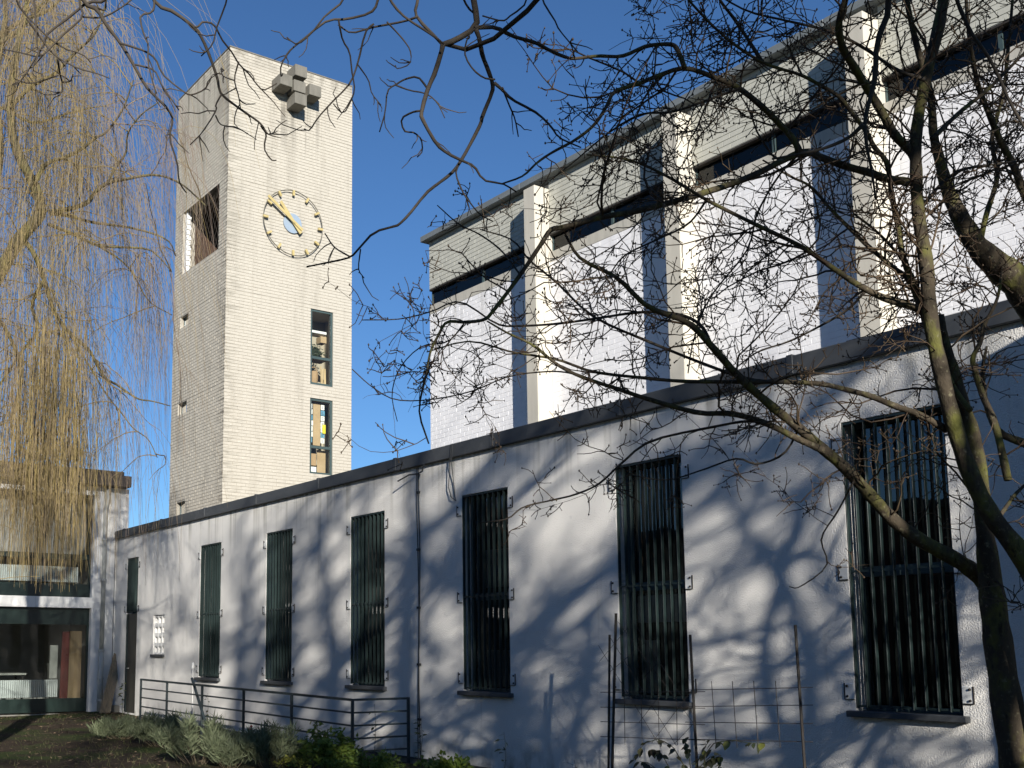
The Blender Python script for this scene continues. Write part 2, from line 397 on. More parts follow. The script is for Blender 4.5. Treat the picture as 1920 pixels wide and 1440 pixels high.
stain(TSHADE_DIRTY, (0.19,0.175,0.145), 2.0, (1,2.5,0.15), 0.50, 0.70, [('Z', 17.2, 14.6)])
stain(WBRICK, (0.50,0.49,0.46), 3.0, (1,2.6,0.12), 0.50, 0.74, [('Z', 8.14, 7.1)])
stain(WBRICK, (0.48,0.48,0.46), 3.0, (1,1,0.6), 0.46, 0.70, [('Z', 4.7, 5.5)])

# ------------------------------------------------------------------ ground
def gz(x, y):
    t = np.clip((y - 15) / 11.5, 0, 1)
    base = -0.14 + 0.17 * t * t * (3 - 2 * t)
    return base + 0.03 * np.sin(x * 1.3 + 0.4 * y) * np.cos(y * 0.9 - 0.3 * x)
xs = np.concatenate([[-1500,-400,-120,-60,-35], np.arange(-20, 14.1, 0.4), [20,35,60,120,400,1500]])
ys = np.concatenate([[-1500,-400,-120,-60], np.arange(-30, 30.1, 0.4), [36,45,70,140,400,1500]])
GX, GY = np.meshgrid(xs, ys)
GZ = gz(GX, GY)
GZ[(np.abs(GX) > 19) | (GY > 31) | (GY < -31)] = -0.14
V = np.stack([GX, GY, GZ], -1).reshape(-1, 3)
nx = len(xs)
I = (np.arange(len(ys) - 1)[:, None] * nx + np.arange(nx - 1)[None, :]).ravel()
g = buildnp('ground', V, np.stack([I, I + 1, I + 1 + nx, I + nx], -1), SOIL)
kind(g, 'structure')

# ------------------------------------------------------------------ church: low aisle
D = 9.8
YC = 27.28                      # inner corner with the parish hall
ZT = 4.66
Y0, SP, WW = 5.908, 3.109, 1.054
Z_T, Z_S = 1.6 + (4.178 - 1.6) * .88, 1.6 + (0.93 - 1.6) * .88
church = thing('church', 'white rendered church with low barred-window aisle and tall white-brick nave', 'church', (12, 12, 0))
wins = [(Y0 + k * SP, WW) for k in range(0, 6)]
dy0, dy1 = 25.70, 26.46         # door
vy0, vy1, vz0, vz1 = 23.95, 24.63, 1.50, 2.42
def wall_with_holes(x, thick, y0, y1, z0, z1, holes):
    """wall facing -x, real holes with reveals"""
    mb = MB()
    ysx = sorted(set([y0, y1] + [h[0] for h in holes] + [h[1] for h in holes]))
    zsx = sorted(set([z0, z1] + [h[2] for h in holes] + [h[3] for h in holes]))
    def inh(yc, zc): return any(h[0] < yc < h[1] and h[2] < zc < h[3] for h in holes)
    for i in range(len(ysx) - 1):
        for j in range(len(zsx) - 1):
            a, b, c, d = ysx[i], ysx[i+1], zsx[j], zsx[j+1]
            if inh((a+b)/2, (c+d)/2): continue
            mb.quad((x,b,c),(x,a,c),(x,a,d),(x,b,d))
            mb.quad((x+thick,a,c),(x+thick,b,c),(x+thick,b,d),(x+thick,a,d))
    for a, b, c, d in holes:
        X = x + thick
        mb.quad((x,a,c),(x,b,c),(X,b,c),(X,a,c)); mb.quad((x,a,d),(X,a,d),(X,b,d),(x,b,d))
        mb.quad((x,a,c),(X,a,c),(X,a,d),(x,a,d)); mb.quad((x,b,c),(x,b,d),(X,b,d),(X,b,c))
    mb.quad((x,y0,z1),(x+thick,y0,z1),(x+thick,y1,z1),(x,y1,z1))
    return mb
holes = [(yc - WW/2, yc + WW/2, Z_S, Z_T) for yc, _ in wins] + [(dy0, dy1, 0.06, 3.90), (vy0, vy1, vz0, vz1)]
build('aisle_wall', wall_with_holes(D, 0.30, -3.0, YC + 0.4, -0.03, 4.46, holes), STUCCO, church)
mb = MB(); mb.box(D + 0.012, D + 0.3, -3.0, YC + 0.4, -0.6, -0.034); build('plinth', mb, PLINTH, church)
mb = MB(); mb.bevbox(D - 0.012, D + 0.02, -3.0, YC, -0.052, -0.028, 0.003); build('foot_strip', mb, DKSHEET, church)  # thin dark strip along the foot of the wall
# coping in folded sheet lengths
yy = -2.9
while yy < YC + 0.35:
    y2 = min(yy + 2.46, YC + 0.35)
    mb = MB(); dz = random.uniform(-0.004, 0.004)
    mb.bevbox(D - 0.07, D + 0.34, yy, y2 - 0.004, 4.462 + dz, 4.664 + dz, 0.006)
    cp = build('coping', mb, DKSHEET, church)
    mb = MB(); mb.bevbox(D - 0.078, D + 0.345, y2 - 0.045, y2 + 0.035, 4.47, 4.676, 0.006)
    build('joint_cover', mb, DKSHEET, cp)
    yy = y2
mb = MB(); mb.box(D + 0.30, 12.6, -3.0, 31.0, 4.30, 4.44); build('aisle_roof', mb, ROOF, church)
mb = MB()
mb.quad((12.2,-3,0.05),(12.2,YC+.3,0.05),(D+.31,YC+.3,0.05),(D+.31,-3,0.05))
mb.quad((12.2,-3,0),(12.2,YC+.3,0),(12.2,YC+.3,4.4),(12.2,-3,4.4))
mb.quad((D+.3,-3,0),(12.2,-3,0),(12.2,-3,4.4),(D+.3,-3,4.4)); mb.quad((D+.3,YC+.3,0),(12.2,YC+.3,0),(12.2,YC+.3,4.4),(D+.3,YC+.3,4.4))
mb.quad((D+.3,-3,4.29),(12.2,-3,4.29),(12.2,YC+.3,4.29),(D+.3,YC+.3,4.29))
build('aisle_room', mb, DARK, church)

def window(yc, zb, zt, width, bars=8, transom=True, sill=True):
    a, b = yc - width/2, yc + width/2
    X = D + 0.17
    mb = MB(); fw = 0.055
    mb.box(X, X+.05, a+.002, a+fw, zb+.002, zt-.002); mb.box(X, X+.05, b-fw, b-.002, zb+.002, zt-.002)
    mb.box(X, X+.05, a+fw, b-fw, zb+.002, zb+fw); mb.box(X, X+.05, a+fw, b-fw, zt-fw, zt-.002)
    zm = zb + (zt - zb) * 0.475
    if transom: mb.box(X, X+.05, a+fw, b-fw, zm-.05, zm+.05)
    wf = build('window', mb, FRAME, church)
    for z0, z1 in ([(zb+fw, zm-.05), (zm+.05, zt-fw)] if transom else [(zb+fw, zt-fw)]):
        mb = MB(); mb.quad((X+.02,b-fw,z0),(X+.02,a+fw,z0),(X+.02,a+fw,z1),(X+.02,b-fw,z1)); build('pane', mb, GLASS, wf)
    # grille of steel fins standing across the opening
    mb = MB(); xg = D + 0.006
    mb.bevbox(xg, xg+.045, a+.004, a+.014, zb+.03, zt-.006, .002); mb.bevbox(xg, xg+.045, b-.014, b-.004, zb+.03, zt-.006, .002)
    mb.bevbox(xg+.004, xg+.040, a+.0142, b-.0142, zt-.03, zt-.0062, .002)
    if transom: mb.box(xg+.012, xg+.030, a+.0142, b-.0142, zm-.012, zm+.012)
    mb.box(xg+.012, xg+.030, a+.0142, b-.0142, zb+.04, zb+.06)
    gr = build('window_grille', mb, GREEN, church)
    for k in range(bars):
        y = a + width * (k + 1) / (bars + 1)
        m2 = MB(); jit = random.uniform(-.003,.003)
        m2.bevbox(xg+.001, xg+.046, y-.005+jit, y+.005+jit, zb+.03, zt-.032, .002)
        build('bar', m2, GREEN, gr)
    for zz in (zb + 0.19, zm, zt - 0.22) if transom else (zb + .12, zt - .2):
        for s in (-1, 1):
            ye = a if s < 0 else b
            m2 = MB(); y1, y2 = sorted((ye + s*0.002, ye + s*0.10))
            m2.bevbox(D-.010, D+.002, y1, y2, zz-.075, zz+.075, .003)
            br = build('bracket', m2, PLATE, gr)
    for zz in (zb + 0.19, zm, zt - 0.22) if transom else (zb + .12, zt - .2):
        for s in (-1, 1):
            ye = a if s < 0 else b
            for q in (-1, 1):
                m2 = MB(); m2.lathe((0,0,0), [(0.013,0),(0.011,0.012),(0.004,0.016)], 8)
                v = m2.v[0]; m2.v[0] = np.stack([D-.010 - v[:,2], ye + s*0.075 + v[:,0], zz + q*0.05 + v[:,1]], -1)
                build('screw', m2, STAKE, gr)
            # dark rim of the plate
            m2 = MB(); yo = ye + s*0.104
            m2.box(D-.014, D+.001, yo-.004, yo+.004, zz-.078, zz+.078); y1, y2 = sorted((ye + s*.003, yo - s*.0042))
            m2.box(D-.014, D+.001, y1, y2, zz-.083, zz-.0785)
            build('bracket_rim', m2, STAKE, gr)
    if sill:
        m2 = MB(); m2.bevbox(D-.075, D+.168, a-.06, b+.06, zb-.055, zb+.004, .006); build('sill', m2, DKSHEET, church)
for yc, wd in wins:
    window(yc, Z_S, Z_T, wd)
window((dy0+dy1)/2, 2.50, 3.90, dy1-dy0, bars=7, transom=False, sill=False)
mb = MB(); mb.bevbox(D+.03, D+.08, dy0+.003, dy1-.003, 0.06, 2.495, .004)
dr = build('door', mb, DOORM, church)
mb = MB(); mb.bevbox(D+.005, D+.029, dy1-.09, dy1-.004, 0.08, 2.49, .003); build('door_frame', mb, GREEN, dr)
mb = MB(); mb.tube([(D+.03,dy1-.2,1.15),(D-.02,dy1-.2,1.15),(D-.025,dy1-.31,1.15)], .011, 8); build('door_handle', mb, PIPEM, dr)
# vent block: pierced concrete lattice
mb = MB(); xg = D + 0.03
ny, nz = 3, 4
cw = (vy1 - vy0) / ny; ch = (vz1 - vz0) / nz
for i in range(ny + 1):
    y = vy0 + i * cw; mb.box(xg, xg+.06, max(vy0+.002,y-.03), min(vy1-.002,y+.03), vz0+.003, vz1-.003)
for j in range(nz + 1):
    z = vz0 + j * ch
    for i in range(ny):
        mb.box(xg+.004, xg+.06, vy0+i*cw+.0305, vy0+(i+1)*cw-.0305, max(vz0+.004,z-.05), min(vz1-.004,z+.04))
build('vent_block', mb, PLASTER, church)
mb = MB(); mb.bevbox(D-.05, D+.029, vy0-.05, vy1+.05, vz0-.06, vz0-.002, .005); build('vent_sill', mb, DKSHEET, church)
# projecting porch beyond the last window (its corner shades the end of the wall)
mb = MB(); mb.box(8.45, D - .002, -3.0, 2.05, -.3, 5.0); build('porch_wall', mb, STUCCO, church)
mb = MB(); mb.bevbox(8.36, D + .2, -3.08, 2.13, 5.002, 5.2, .006); build('porch_coping', mb, DKSHEET, church)
# plain pale panels just behind the aisle glass
def inside_panel(yc0, yc1, z0, z1, x, m, label, nm='window_panel', cat='board', grp=None):
    mb = MB(); mb.bevbox(x, x+.03, yc0, yc1, z0, z1, .004); o = build(nm, mb, m); tag(o, label, cat, grp); return o
yw5 = Y0 + SP
inside_panel(yw5-.40, yw5+.44, 1.93, 2.26, D+.235, PAPER, 'wide white panel behind the bars of the window above the trellis')
inside_panel(yw5+.12, yw5+.40, 1.08, 1.72, D+.235, PAPER, 'tall white panel low behind the bars of the trellis window')
inside_panel(Y0+2*SP-.30, Y0+2*SP+.30, 2.5, 3.05, D+.26, GREYP, 'grey crumpled sheet hung high behind the bars of the window beside the cable')
inside_panel(Y0+2*SP-.36, Y0+2*SP+.30, 1.08, 1.6, D+.26, GREYP, 'grey panel low behind the bars of the window beside the cable')
# earth / lightning cables on the wall
for dyc in (-0.012, 0.022):
    mb = MB(); yb = onx(787, 1100, D)[1] + dyc
    mb.tube([(D-.018, yb+.02*sin(z*1.7+dyc*40), z) for z in np.linspace(-0.05, 4.44, 16)], .008, 6)
    o = build('wall_cable', mb, CABLE, church)
yb = onx(787, 1100, D)[1]
for z in (0.55, 1.38, 2.25, 3.15, 4.05):
    mb = MB(); mb.bevbox(D-.034, D-.002, yb-.035, yb+.045, z-.018, z+.018, .004); build('cable_clip', mb, CABLE, church)
mb = MB(); mb.tube([(D-.02,yb-.02,4.34),(D-.12,yb+.1,4.33),(D-.16,yb+.36,4.26)], .012, 6); mb.tube([(D-.02,yb,4.34),(D-.12,yb-.25,4.34),(D-.14,yb-.33,4.44)], .012, 6)
build('conductor_clamp', mb, CABLE, church)
yb2 = onx(853, 870, D)[1]
mb = MB(); mb.tube([(D-.085,yb2-.05,4.66),(D-.09,yb2-.03,4.40),(D-.03,yb2+.0,4.1),(D-.02,yb2-.02,3.86),(D-.03,yb2-.06,3.80),(D-.05,yb2+.03,3.86),(D-.05,yb2+.10,4.02),(D-.08,yb2+.02,4.4),(D-.085,yb2-.02,4.66)], .007, 6)
build('loose_cable', mb, CABLE, church)

# ------------------------------------------------------------------ church: tall nave
D2 = 12.25
XF = D2 - 0.335
YE = onx(806, 600, D2)[1]
Z_CB, Z_UB, Z_BT, Z_BB, ZN = 9.62, 8.65, 8.32, 8.14, 9.735
pil = []
for px in (992, 1259, 1619):
    pil.append(onx(px, 400, XF)[1])
PW = 0.28
pil.append(pil[2] - 3.08); pil.append(pil[2] - 6.16)
YB0 = -1.0
mb = MB()
mb.box(D2 + .13, D2 + 6, YB0, YE - .003, 4.2, Z_CB)
build('nave_core', mb, WMORT, church)
bays = []
edges = [YE] + sum([[p + PW/2, p - PW/2] for p in pil], [])
for i in range(0, len(edges) - 1, 2): bays.append((edges[i+1], edges[i]))
def bricks(y0, y1, z0, z1, course=0.0833, L=0.25, joint=0.008, skip=lambda a,b,c,d: False):
    """running-bond cells (u0,u1,z0,z1)"""
    out = []; n = int(round((z1 - z0) / course)); c = (z1 - z0) / n
    for j in range(n):
        off = (0.0, L/2)[j % 2] + random.uniform(-.01, .01)
        u = y0 - off
        while u < y1:
            a, b = max(u, y0), min(u + L, y1)
            if b - a > 0.03 and not skip(a, b, z0+j*c, z0+(j+1)*c):
                out.append((a + .0018, b - .0018, z0 + j*c + joint/2, z0 + (j+1)*c - joint/2))
            u += L
    return out
def brickmesh(cells, place, depth, jit):
    """5-sided blocks; place(u, z, d) -> xyz, d = outward distance"""
    C = np.array(cells); n = len(C)
    d1 = depth + rng.uniform(-jit, jit, n)
    b = 0.0025
    a0, a1, z0, z1 = C.T
    P = []
    for (u, z, d) in ((a0,z0,0*d1),(a1,z0,0*d1),(a1,z1,0*d1),(a0,z1,0*d1),(a0+b,z0+b,d1),(a1-b,z0+b,d1),(a1-b,z1-b,d1),(a0+b,z1-b,d1)):
        P.append(place(u, z, d))
    V = np.stack(P, 1).reshape(-1, 3)
    base = (np.arange(n) * 8)[:, None, None]
    Fq = (base + np.array([[4,5,6,7],[0,1,5,4],[1,2,6,5],[2,3,7,6],[3,0,4,7]])[None]).reshape(-1, 4)
    return V, Fq
plx = lambda X: (lambda u, z, d: np.stack([X - d, -(-u), z], -1))
allc = []
for y0, y1 in bays:
    mb = MB(); mb.box(D2 + .001, D2 + .129, y0, y1, 4.2, Z_BB); build('nave_wall', mb, WMORT, church)
    allc += bricks(y0, y1, 4.44, Z_BB - .002)
def vis(c):
    x, y, z = pix((D2, (c[0]+c[1])/2, (c[2]+c[3])/2))
    return (z > 0 and 0 < x < 1910 and 5 < y < 1000), z
sc = sorted(range(len(allc)), key=lambda i: (0 if vis(allc[i])[0] else 1, vis(allc[i])[1]))
near = [i for i in sc if vis(allc[i])[0] and allc[i][1]-allc[i][0] > .2][:300]
ns = set(near)
V, Fq = brickmesh([c for i, c in enumerate(allc) if i not in ns], plx(D2 + .010), 0.0125, 0.001)
kind(buildnp('brickwork', V, Fq, WBRICK, church, smooth=False), 'stuff')
bw, bh = 0.242, 0.0753
bm_ = MB(); bm_.bevbox(-.012, .010, -bw/2, bw/2, -bh/2, bh/2, .003)
bme = bpy.data.meshes.new('brick'); bme.from_pydata([tuple(p) for p in bm_.verts()], [], bm_.f); bme.materials.append(WBRICK); bme.update()
for i in near:
    a, b, c, d = allc[i]
    o = bpy.data.objects.new('brick', bme); COL.objects.link(o); o.parent = church
    o.location = np.array([D2 + .0095 + random.uniform(-.001,.001), (a+b)/2, (c+d)/2]) - ORG['church']
    o.scale = (1, (b-a)/bw, (d-c)/bh)
for k, (y0, y1) in enumerate(bays):
    mb = MB(); mb.bevbox(D2 - .006, D2 + .128, y0 + .002, y1 - .002, Z_BB, Z_BT, .006); build('concrete_beam', mb, CONC, church)
    # ribbon window, recessed
    mb = MB(); X = D2 + 0.07
    n = 2; seg = (y1 - y0) / n
    for q in range(n + 1):
        y = y0 + q * seg; mb.box(X - .02, X + .03, max(y0+.003, y - .025), min(y1-.003, y + .025), Z_BT + .002, Z_UB - .002)
    for za, zb_ in ((Z_BT+.002, Z_BT+.03), (Z_UB-.03, Z_UB-.002)): mb.box(X-.018, X+.028, y0+.004, y1-.004, za, zb_)
    rb = build('ribbon_window', mb, FRAME, church)
    for q in range(n):
        mb = MB(); mb.quad((X,y0+(q+1)*seg-.026,Z_BT+.002),(X,y0+q*seg+.026,Z_BT+.002),(X,y0+q*seg+.026,Z_UB-.002),(X,y0+(q+1)*seg-.026,Z_UB-.002)); build('pane', mb, GLASSH, rb)
    mb = MB(); mb.box(D2 + .105, D2 + .128, y0 + .004, y1 - .004, Z_BT + .001, Z_UB - .001); build('unlit_backing', mb, DARK, church)  # dark sheet standing in for the unlit interior behind the glass
    mb = MB(); mb.box(D2 - .004, D2 + .128, y0 + .002, y1 - .002, Z_UB, Z_CB - .002); build('fascia_backing', mb, UBRICK, church)
    V, Fq = brickmesh(bricks(y0 + .004, y1 - .004, Z_UB + .002, Z_CB - .004), plx(D2 - .003), 0.008, 0.001)
    kind(buildnp('fascia_brickwork', V, Fq, UBRICK, church, smooth=False), 'stuff')
    mb = MB(); mb.bevbox(D2 - .012, D2 + .066, y0 + .003, y1 - .003, Z_UB - .035, Z_UB - .002, .003); build('lintel_edge', mb, STAKE, church)
for p in pil:
    mb = MB(); mb.bevbox(XF, D2 + .125, p - PW/2 + .001, p + PW/2 - .001, 4.2, 9.45, .008); build('pilaster', mb, CONCL, church)
yy = YE + 0.10
while yy > YB0:
    y2 = max(yy - 3.0, YB0)
    mb = MB(); mb.bevbox(D2 - .155, D2 + .3, y2 + .002, yy, Z_CB, ZN, .008)
    build('nave_coping', mb, ZINC, church); yy = y2
mb = MB(); mb.box(D2 + .3, D2 + 6, YB0, YE + .10, Z_CB + .002, ZN - .03); build('nave_roof', mb, ROOF, church)

# ------------------------------------------------------------------ bell tower
TX, TY, TW, TD, TZ = 11.38, 24.30, 3.745, 3.374, 17.2
tower = thing('bell_tower', 'tall square cream-brick bell tower with clock and concrete cross', 'bell tower', (TX + TW/2, TY + TD/2, 4.3))
tw = [(13.85, 14.54, 8.54, 10.59), (13.85, 14.54, 6.15, 8.17)]               # windows on the clock face (x0,x1,z0,z1)
lw = [(26.64, 27.18, 10.35, 10.66), (26.63, 27.22, 7.92, 8.24), (26.6, 27.17, 4.7, 5.52)]
belf = (24.80, 27.13, 11.88, 13.66)
rec = 0.10
def face_holes(u0, u1, z0, z1, holes, place, depth, flip):
    mb = MB()
    us = sorted(set([u0,u1] + [h[0] for h in holes] + [h[1] for h in holes])); zs = sorted(set([z0,z1] + [h[2] for h in holes] + [h[3] for h in holes]))
    for i in range(len(us)-1):
        for j in range(len(zs)-1):
            a,b,c,d = us[i],us[i+1],zs[j],zs[j+1]
            if any(h[0] < (a+b)/2 < h[1] and h[2] < (c+d)/2 < h[3] for h in holes): continue
            mb.quad(*[place(*q, 0) for q in ((a,c),(b,c),(b,d),(a,d))])
    for h in holes:
        a,b,c,d = h[:4]; dp = h[4] if len(h) > 4 else depth
        for p, q in (((a,c),(b,c)),((b,c),(b,d)),((b,d),(a,d)),((a,d),(a,c))):
            mb.quad(place(*p,0), place(*q,0), place(*q,dp), place(*p,dp))
    return mb
pf = lambda u, z, d: (u, TY + .006 + d, z)
pl = lambda u, z, d: (TX + .006 + d, u, z)
mb = face_holes(TX+.006, TX+TW-.006, 3.9, TZ-.02, [(*h,.22) for h in tw], pf, .22, 0)
mb2 = face_holes(TY+.006, TY+TD-.006, 3.9, TZ-.02, [(*h,.22) for h in lw] + [(*belf,.35)], pl, .22, 0)
for v in mb2.v: pass
mb.add(mb2.verts(), mb2.f)
mb.quad((TX+TW,TY,3.9),(TX+TW,TY+TD,3.9),(TX+TW,TY+TD,TZ-.02),(TX+TW,TY,TZ-.02)); mb.quad((TX,TY+TD,3.9),(TX+TW,TY+TD,3.9),(TX+TW,TY+TD,TZ-.02),(TX,TY+TD,TZ-.02))
mb.quad((TX,TY,TZ-.02),(TX+TW,TY,TZ-.02),(TX+TW,TY+TD,TZ-.02),(TX,TY+TD,TZ-.02))
build('tower_core', mb, TMORT, tower)
bands = [onx(px, py, TX)[2] for px, py in ((414,897),(416.3,717.7),(420,543),(422,453),(425.5,333),(432,204))]
bands = [b for b in bands]
lev = [3.9] + bands + [TZ - 0.02]
cf = []; cl = []
for z0, z1 in zip(lev[:-1], lev[1:]):
    g0 = 0.010
    def sk(h_): return lambda a,b,c,d: any(a < h[1]-.01 and b > h[0]+.01 and c < h[3]-.02 and d > h[2]+.02 for h in h_)
    def clip(cells, hs):
        out = []
        for a,b,c,d in cells:
            segs = [(a,b)]
            for h in hs:
                if c < h[3]-.02 and d > h[2]+.02:
                    ns_ = []
                    for p,q in segs:
                        if q <= h[0] or p >= h[1]: ns_.append((p,q)); continue
                        if p < h[0]-.02: ns_.append((p,h[0]))
                        if q > h[1]+.02: ns_.append((h[1],q))
                    segs = ns_
            out += [(p,q,c,d) for p,q in segs]
        return out
    cf += clip(bricks(TX, TX+TW, z0+g0, z1-g0), tw)
    cl += clip(bricks(TY, TY+TD, z0+g0, z1-g0), lw + [belf])
V, Fq = brickmesh(cf, lambda u,z,d: np.stack([u, TY + .006 - d, z], -1), 0.010, 0.0022)
kind(buildnp('clock_face_brickwork', V, Fq, TBRICK, tower, smooth=False), 'stuff')
V, Fq = brickmesh(cl, lambda u,z,d: np.stack([TX + .006 - d, u, z], -1), 0.0085, 0.002)
kind(buildnp('side_brickwork', V, Fq, TSHADE_DIRTY, tower, smooth=False), 'stuff')
mb = MB(); mb.bevbox(TX-.012, TX+TW+.01, TY-.012, TY+TD+.01, TZ-.018, TZ+.022, .006); build('roof_edge', mb, CONCG, tower)
for h in tw:
    x0,x1,z0,z1 = h; Y = TY + .03; fw = .06
    zm = z0 + (z1-z0)*.36
    mb = MB()
    mb.box(x0+.002,x0+fw,Y,Y+.05,z0+.002,z1-.002); mb.box(x1-fw,x1-.002,Y,Y+.05,z0+.002,z1-.002)
    for a,b in ((z0+.002,z0+fw),(zm-.035,zm+.035),(z1-fw,z1-.002)): mb.box(x0+fw,x1-fw,Y,Y+.05,a,b)
    wf = build('tower_window', mb, FRAME, tower)
    for a,b in ((z0+fw,zm-.035),(zm+.035,z1-fw)):
        mb = MB(); mb.quad((x0+fw,Y+.025,a),(x1-fw,Y+.025,a),(x1-fw,Y+.025,b),(x0+fw,Y+.025,b)); build('pane', mb, GLASS2, wf)
    mb = MB()
    A,B = x0-.3,x1+.3; Yb = TY+1.0; Yf = TY+.225
    mb.quad((A,Yb,z0-.3),(B,Yb,z0-.3),(B,Yb,z1+.0),(A,Yb,z1+.0)); mb.quad((A,Yf,z0-.0),(B,Yf,z0-.0),(B,Yb,z0-.0),(A,Yb,z0-.0)); mb.quad((A,Yf,z1),(B,Yf,z1),(B,Yb,z1),(A,Yb,z1))
    mb.quad((A,Yf,z0),(A,Yb,z0),(A,Yb,z1),(A,Yf,z1)); mb.quad((B,Yf,z0),(B,Yb,z0),(B,Yb,z1),(B,Yf,z1))
    build('store_room', mb, ROOMT, tower)
for h in lw:
    y0,y1,z0,z1 = h; X = TX + .10
    mb = MB(); fw=.03
    mb.box(X,X+.04,y0+.002,y0+fw,z0+.002,z1-.002); mb.box(X,X+.04,y1-fw,y1-.002,z0+.002,z1-.002); mb.box(X,X+.04,y0+fw,y1-fw,z0+.002,z0+fw); mb.box(X,X+.04,y0+fw,y1-fw,z1-fw,z1-.002)
    wf = build('small_window', mb, FRAME, tower)
    mb = MB(); mb.quad((X+.02,y0+fw,z0+fw),(X+.02,y1-fw,z0+fw),(X+.02,y1-fw,z1-fw),(X+.02,y0+fw,z1-fw)); build('pane', mb, GLASS, wf)
    mb = MB(); mb.quad((X+.14,y0,z0),(X+.14,y1,z0),(X+.14,y1,z1),(X+.14,y0,z1)); build('unlit_backing', mb, DARK, tower)  # dark sheet in place of the unlit room behind the pane
# belfry
y0,y1,z0,z1 = belf
mb = MB(); X0 = TX+.356; X1 = TX+2.6
for q in (((X1,y0,z0),(X1,y1,z0),(X1,y1,z1),(X1,y0,z1)),((X0,y0,z0),(X1,y0,z0),(X1,y0,z1),(X0,y0,z1)),((X0,y1,z0),(X1,y1,z0),(X1,y1,z1),(X0,y1,z1)),((X0,y0,z0),(X1,y0,z0),(X1,y1,z0),(X0,y1,z0)),((X0,y0,z1),(X1,y0,z1),(X1,y1,z1),(X0,y1,z1))): mb.quad(*q)
build('belfry_lining', mb, REDBR, tower)
mb = MB(); nn = 24
for k in range(nn):
    za = z0 + (z1-z0)*k/nn; mb.box(TX+.05, TX+.17, y1-.13 - (.03 if k%2 else 0), y1-.003, za+.002, za+(z1-z0)/nn-.004)
build('toothed_jamb', mb, PLASTER, tower)
mb = MB()
for k in range(-9, 18):
    for s in (1,-1):
        a = y0 + k*.20; h = z1 - z0
        pa = np.array([a, z0]); pb = np.array([a + s*h*.62, z1])
        # clip to opening
        t0, t1 = 0.0, 1.0
        dy = pb[0]-pa[0]
        ta, tb = sorted(((y0-pa[0])/dy, (y1-.15-pa[0])/dy)); t0, t1 = max(t0,ta), min(t1,tb)
        if t1 - t0 > .05:
            A = pa+(pb-pa)*t0; B = pa+(pb-pa)*t1
            mb.tube([(TX+.12+.006*s, A[0], A[1]), (TX+.12+.006*s, B[0], B[1])], .004, 4)
build('bird_mesh', mb, WIREM, tower)
bell = thing('bronze_bell', 'bronze church bell hanging inside the dark belfry opening', 'bell', (TX+1.2, 25.9, 11.9))
mb = MB(); mb.lathe((TX+1.2,25.9,12.05), [(.55,0),(.53,.06),(.43,.25),(.36,.5),(.31,.75),(.24,.88),(.08,.92)], 20); build('bell_body', mb, BRONZE, bell, True)
mb = MB(); mb.bevbox(TX+1.12, TX+1.28, y0+.02, y1-.02, 13.0, 13.2, .01); build('headstock', mb, WOODO, bell)
# cross of five concrete blocks
cc = ony(563.8, 160.5, TY - .45)
for dx, dzz, pr in ((0,0,.40),(0,.40,.47),(0,-.385,.47),(-.455,.0,.50),(.455,.0,.44)):
    mb = MB(); mb.bevbox(cc[0]+dx-.18, cc[0]+dx+.18, TY-.008-pr, TY-.004, cc[2]+dzz-.155, cc[2]+dzz+.155, .008); build('cross_block', mb, CONCG, tower)
# clock
clock = thing('tower_clock', 'large open clock with golden hands and hour marks on the bell tower', 'clock', (13.25, TY - .06, 12.78))
CCX, CCZ, CR = 13.255, 12.785, 0.885
YK = TY - .085
th = np.linspace(0, 2*pi, 65)
mb = MB(); mb.tube(np.stack([CCX + CR*np.sin(th), np.full(65, YK), CCZ + CR*np.cos(th)], -1), .013, 6, cap=False); build('ring', mb, RINGM, clock, True)
for k in range(12):
    a = 2*pi*k/12; d = np.array([sin(a), 0, cos(a)])
    c = np.array([CCX, YK, CCZ])
    mb = MB(); mb.bar(c + d*(CR-.135), c + d*(CR+.01), .055, .05, up=(0,1,0)); hm = build('hour_mark', mb, GOLD, clock)
    mb = MB(); mb.tube([c + d*(CR-.03), c + d*(CR-.03) + np.array([0,.08,0])], .01, 6); build('stand_off', mb, RINGM, hm)
mb = MB(); mb.lathe((CCX, TY-.05, CCZ), [(.27,0),(.27,.036)], 28, axis='y'); build('centre_disc', mb, DISC, clock)
for nm, a, l1, l2, wdt, yk in (('minute_hand', ony(509,373,YK-.05), .96, .30, .075, YK-.06), ('hour_hand', ony(527,377,YK-.05), .64, .33, .085, YK-.03)):
    d = np.array([a[0]-CCX, 0, a[2]-CCZ]); d /= np.linalg.norm(d)
    c = np.array([CCX, yk, CCZ])
    mb = MB(); mb.bar(c - d*l2, c + d*l1, wdt, .022, up=(0,1,0)); build(nm, mb, GOLD, clock)
mb = MB(); mb.tube([(CCX, YK-.085, CCZ), (CCX, TY-.02, CCZ)], .03, 10); build('hub', mb, GOLD, clock)
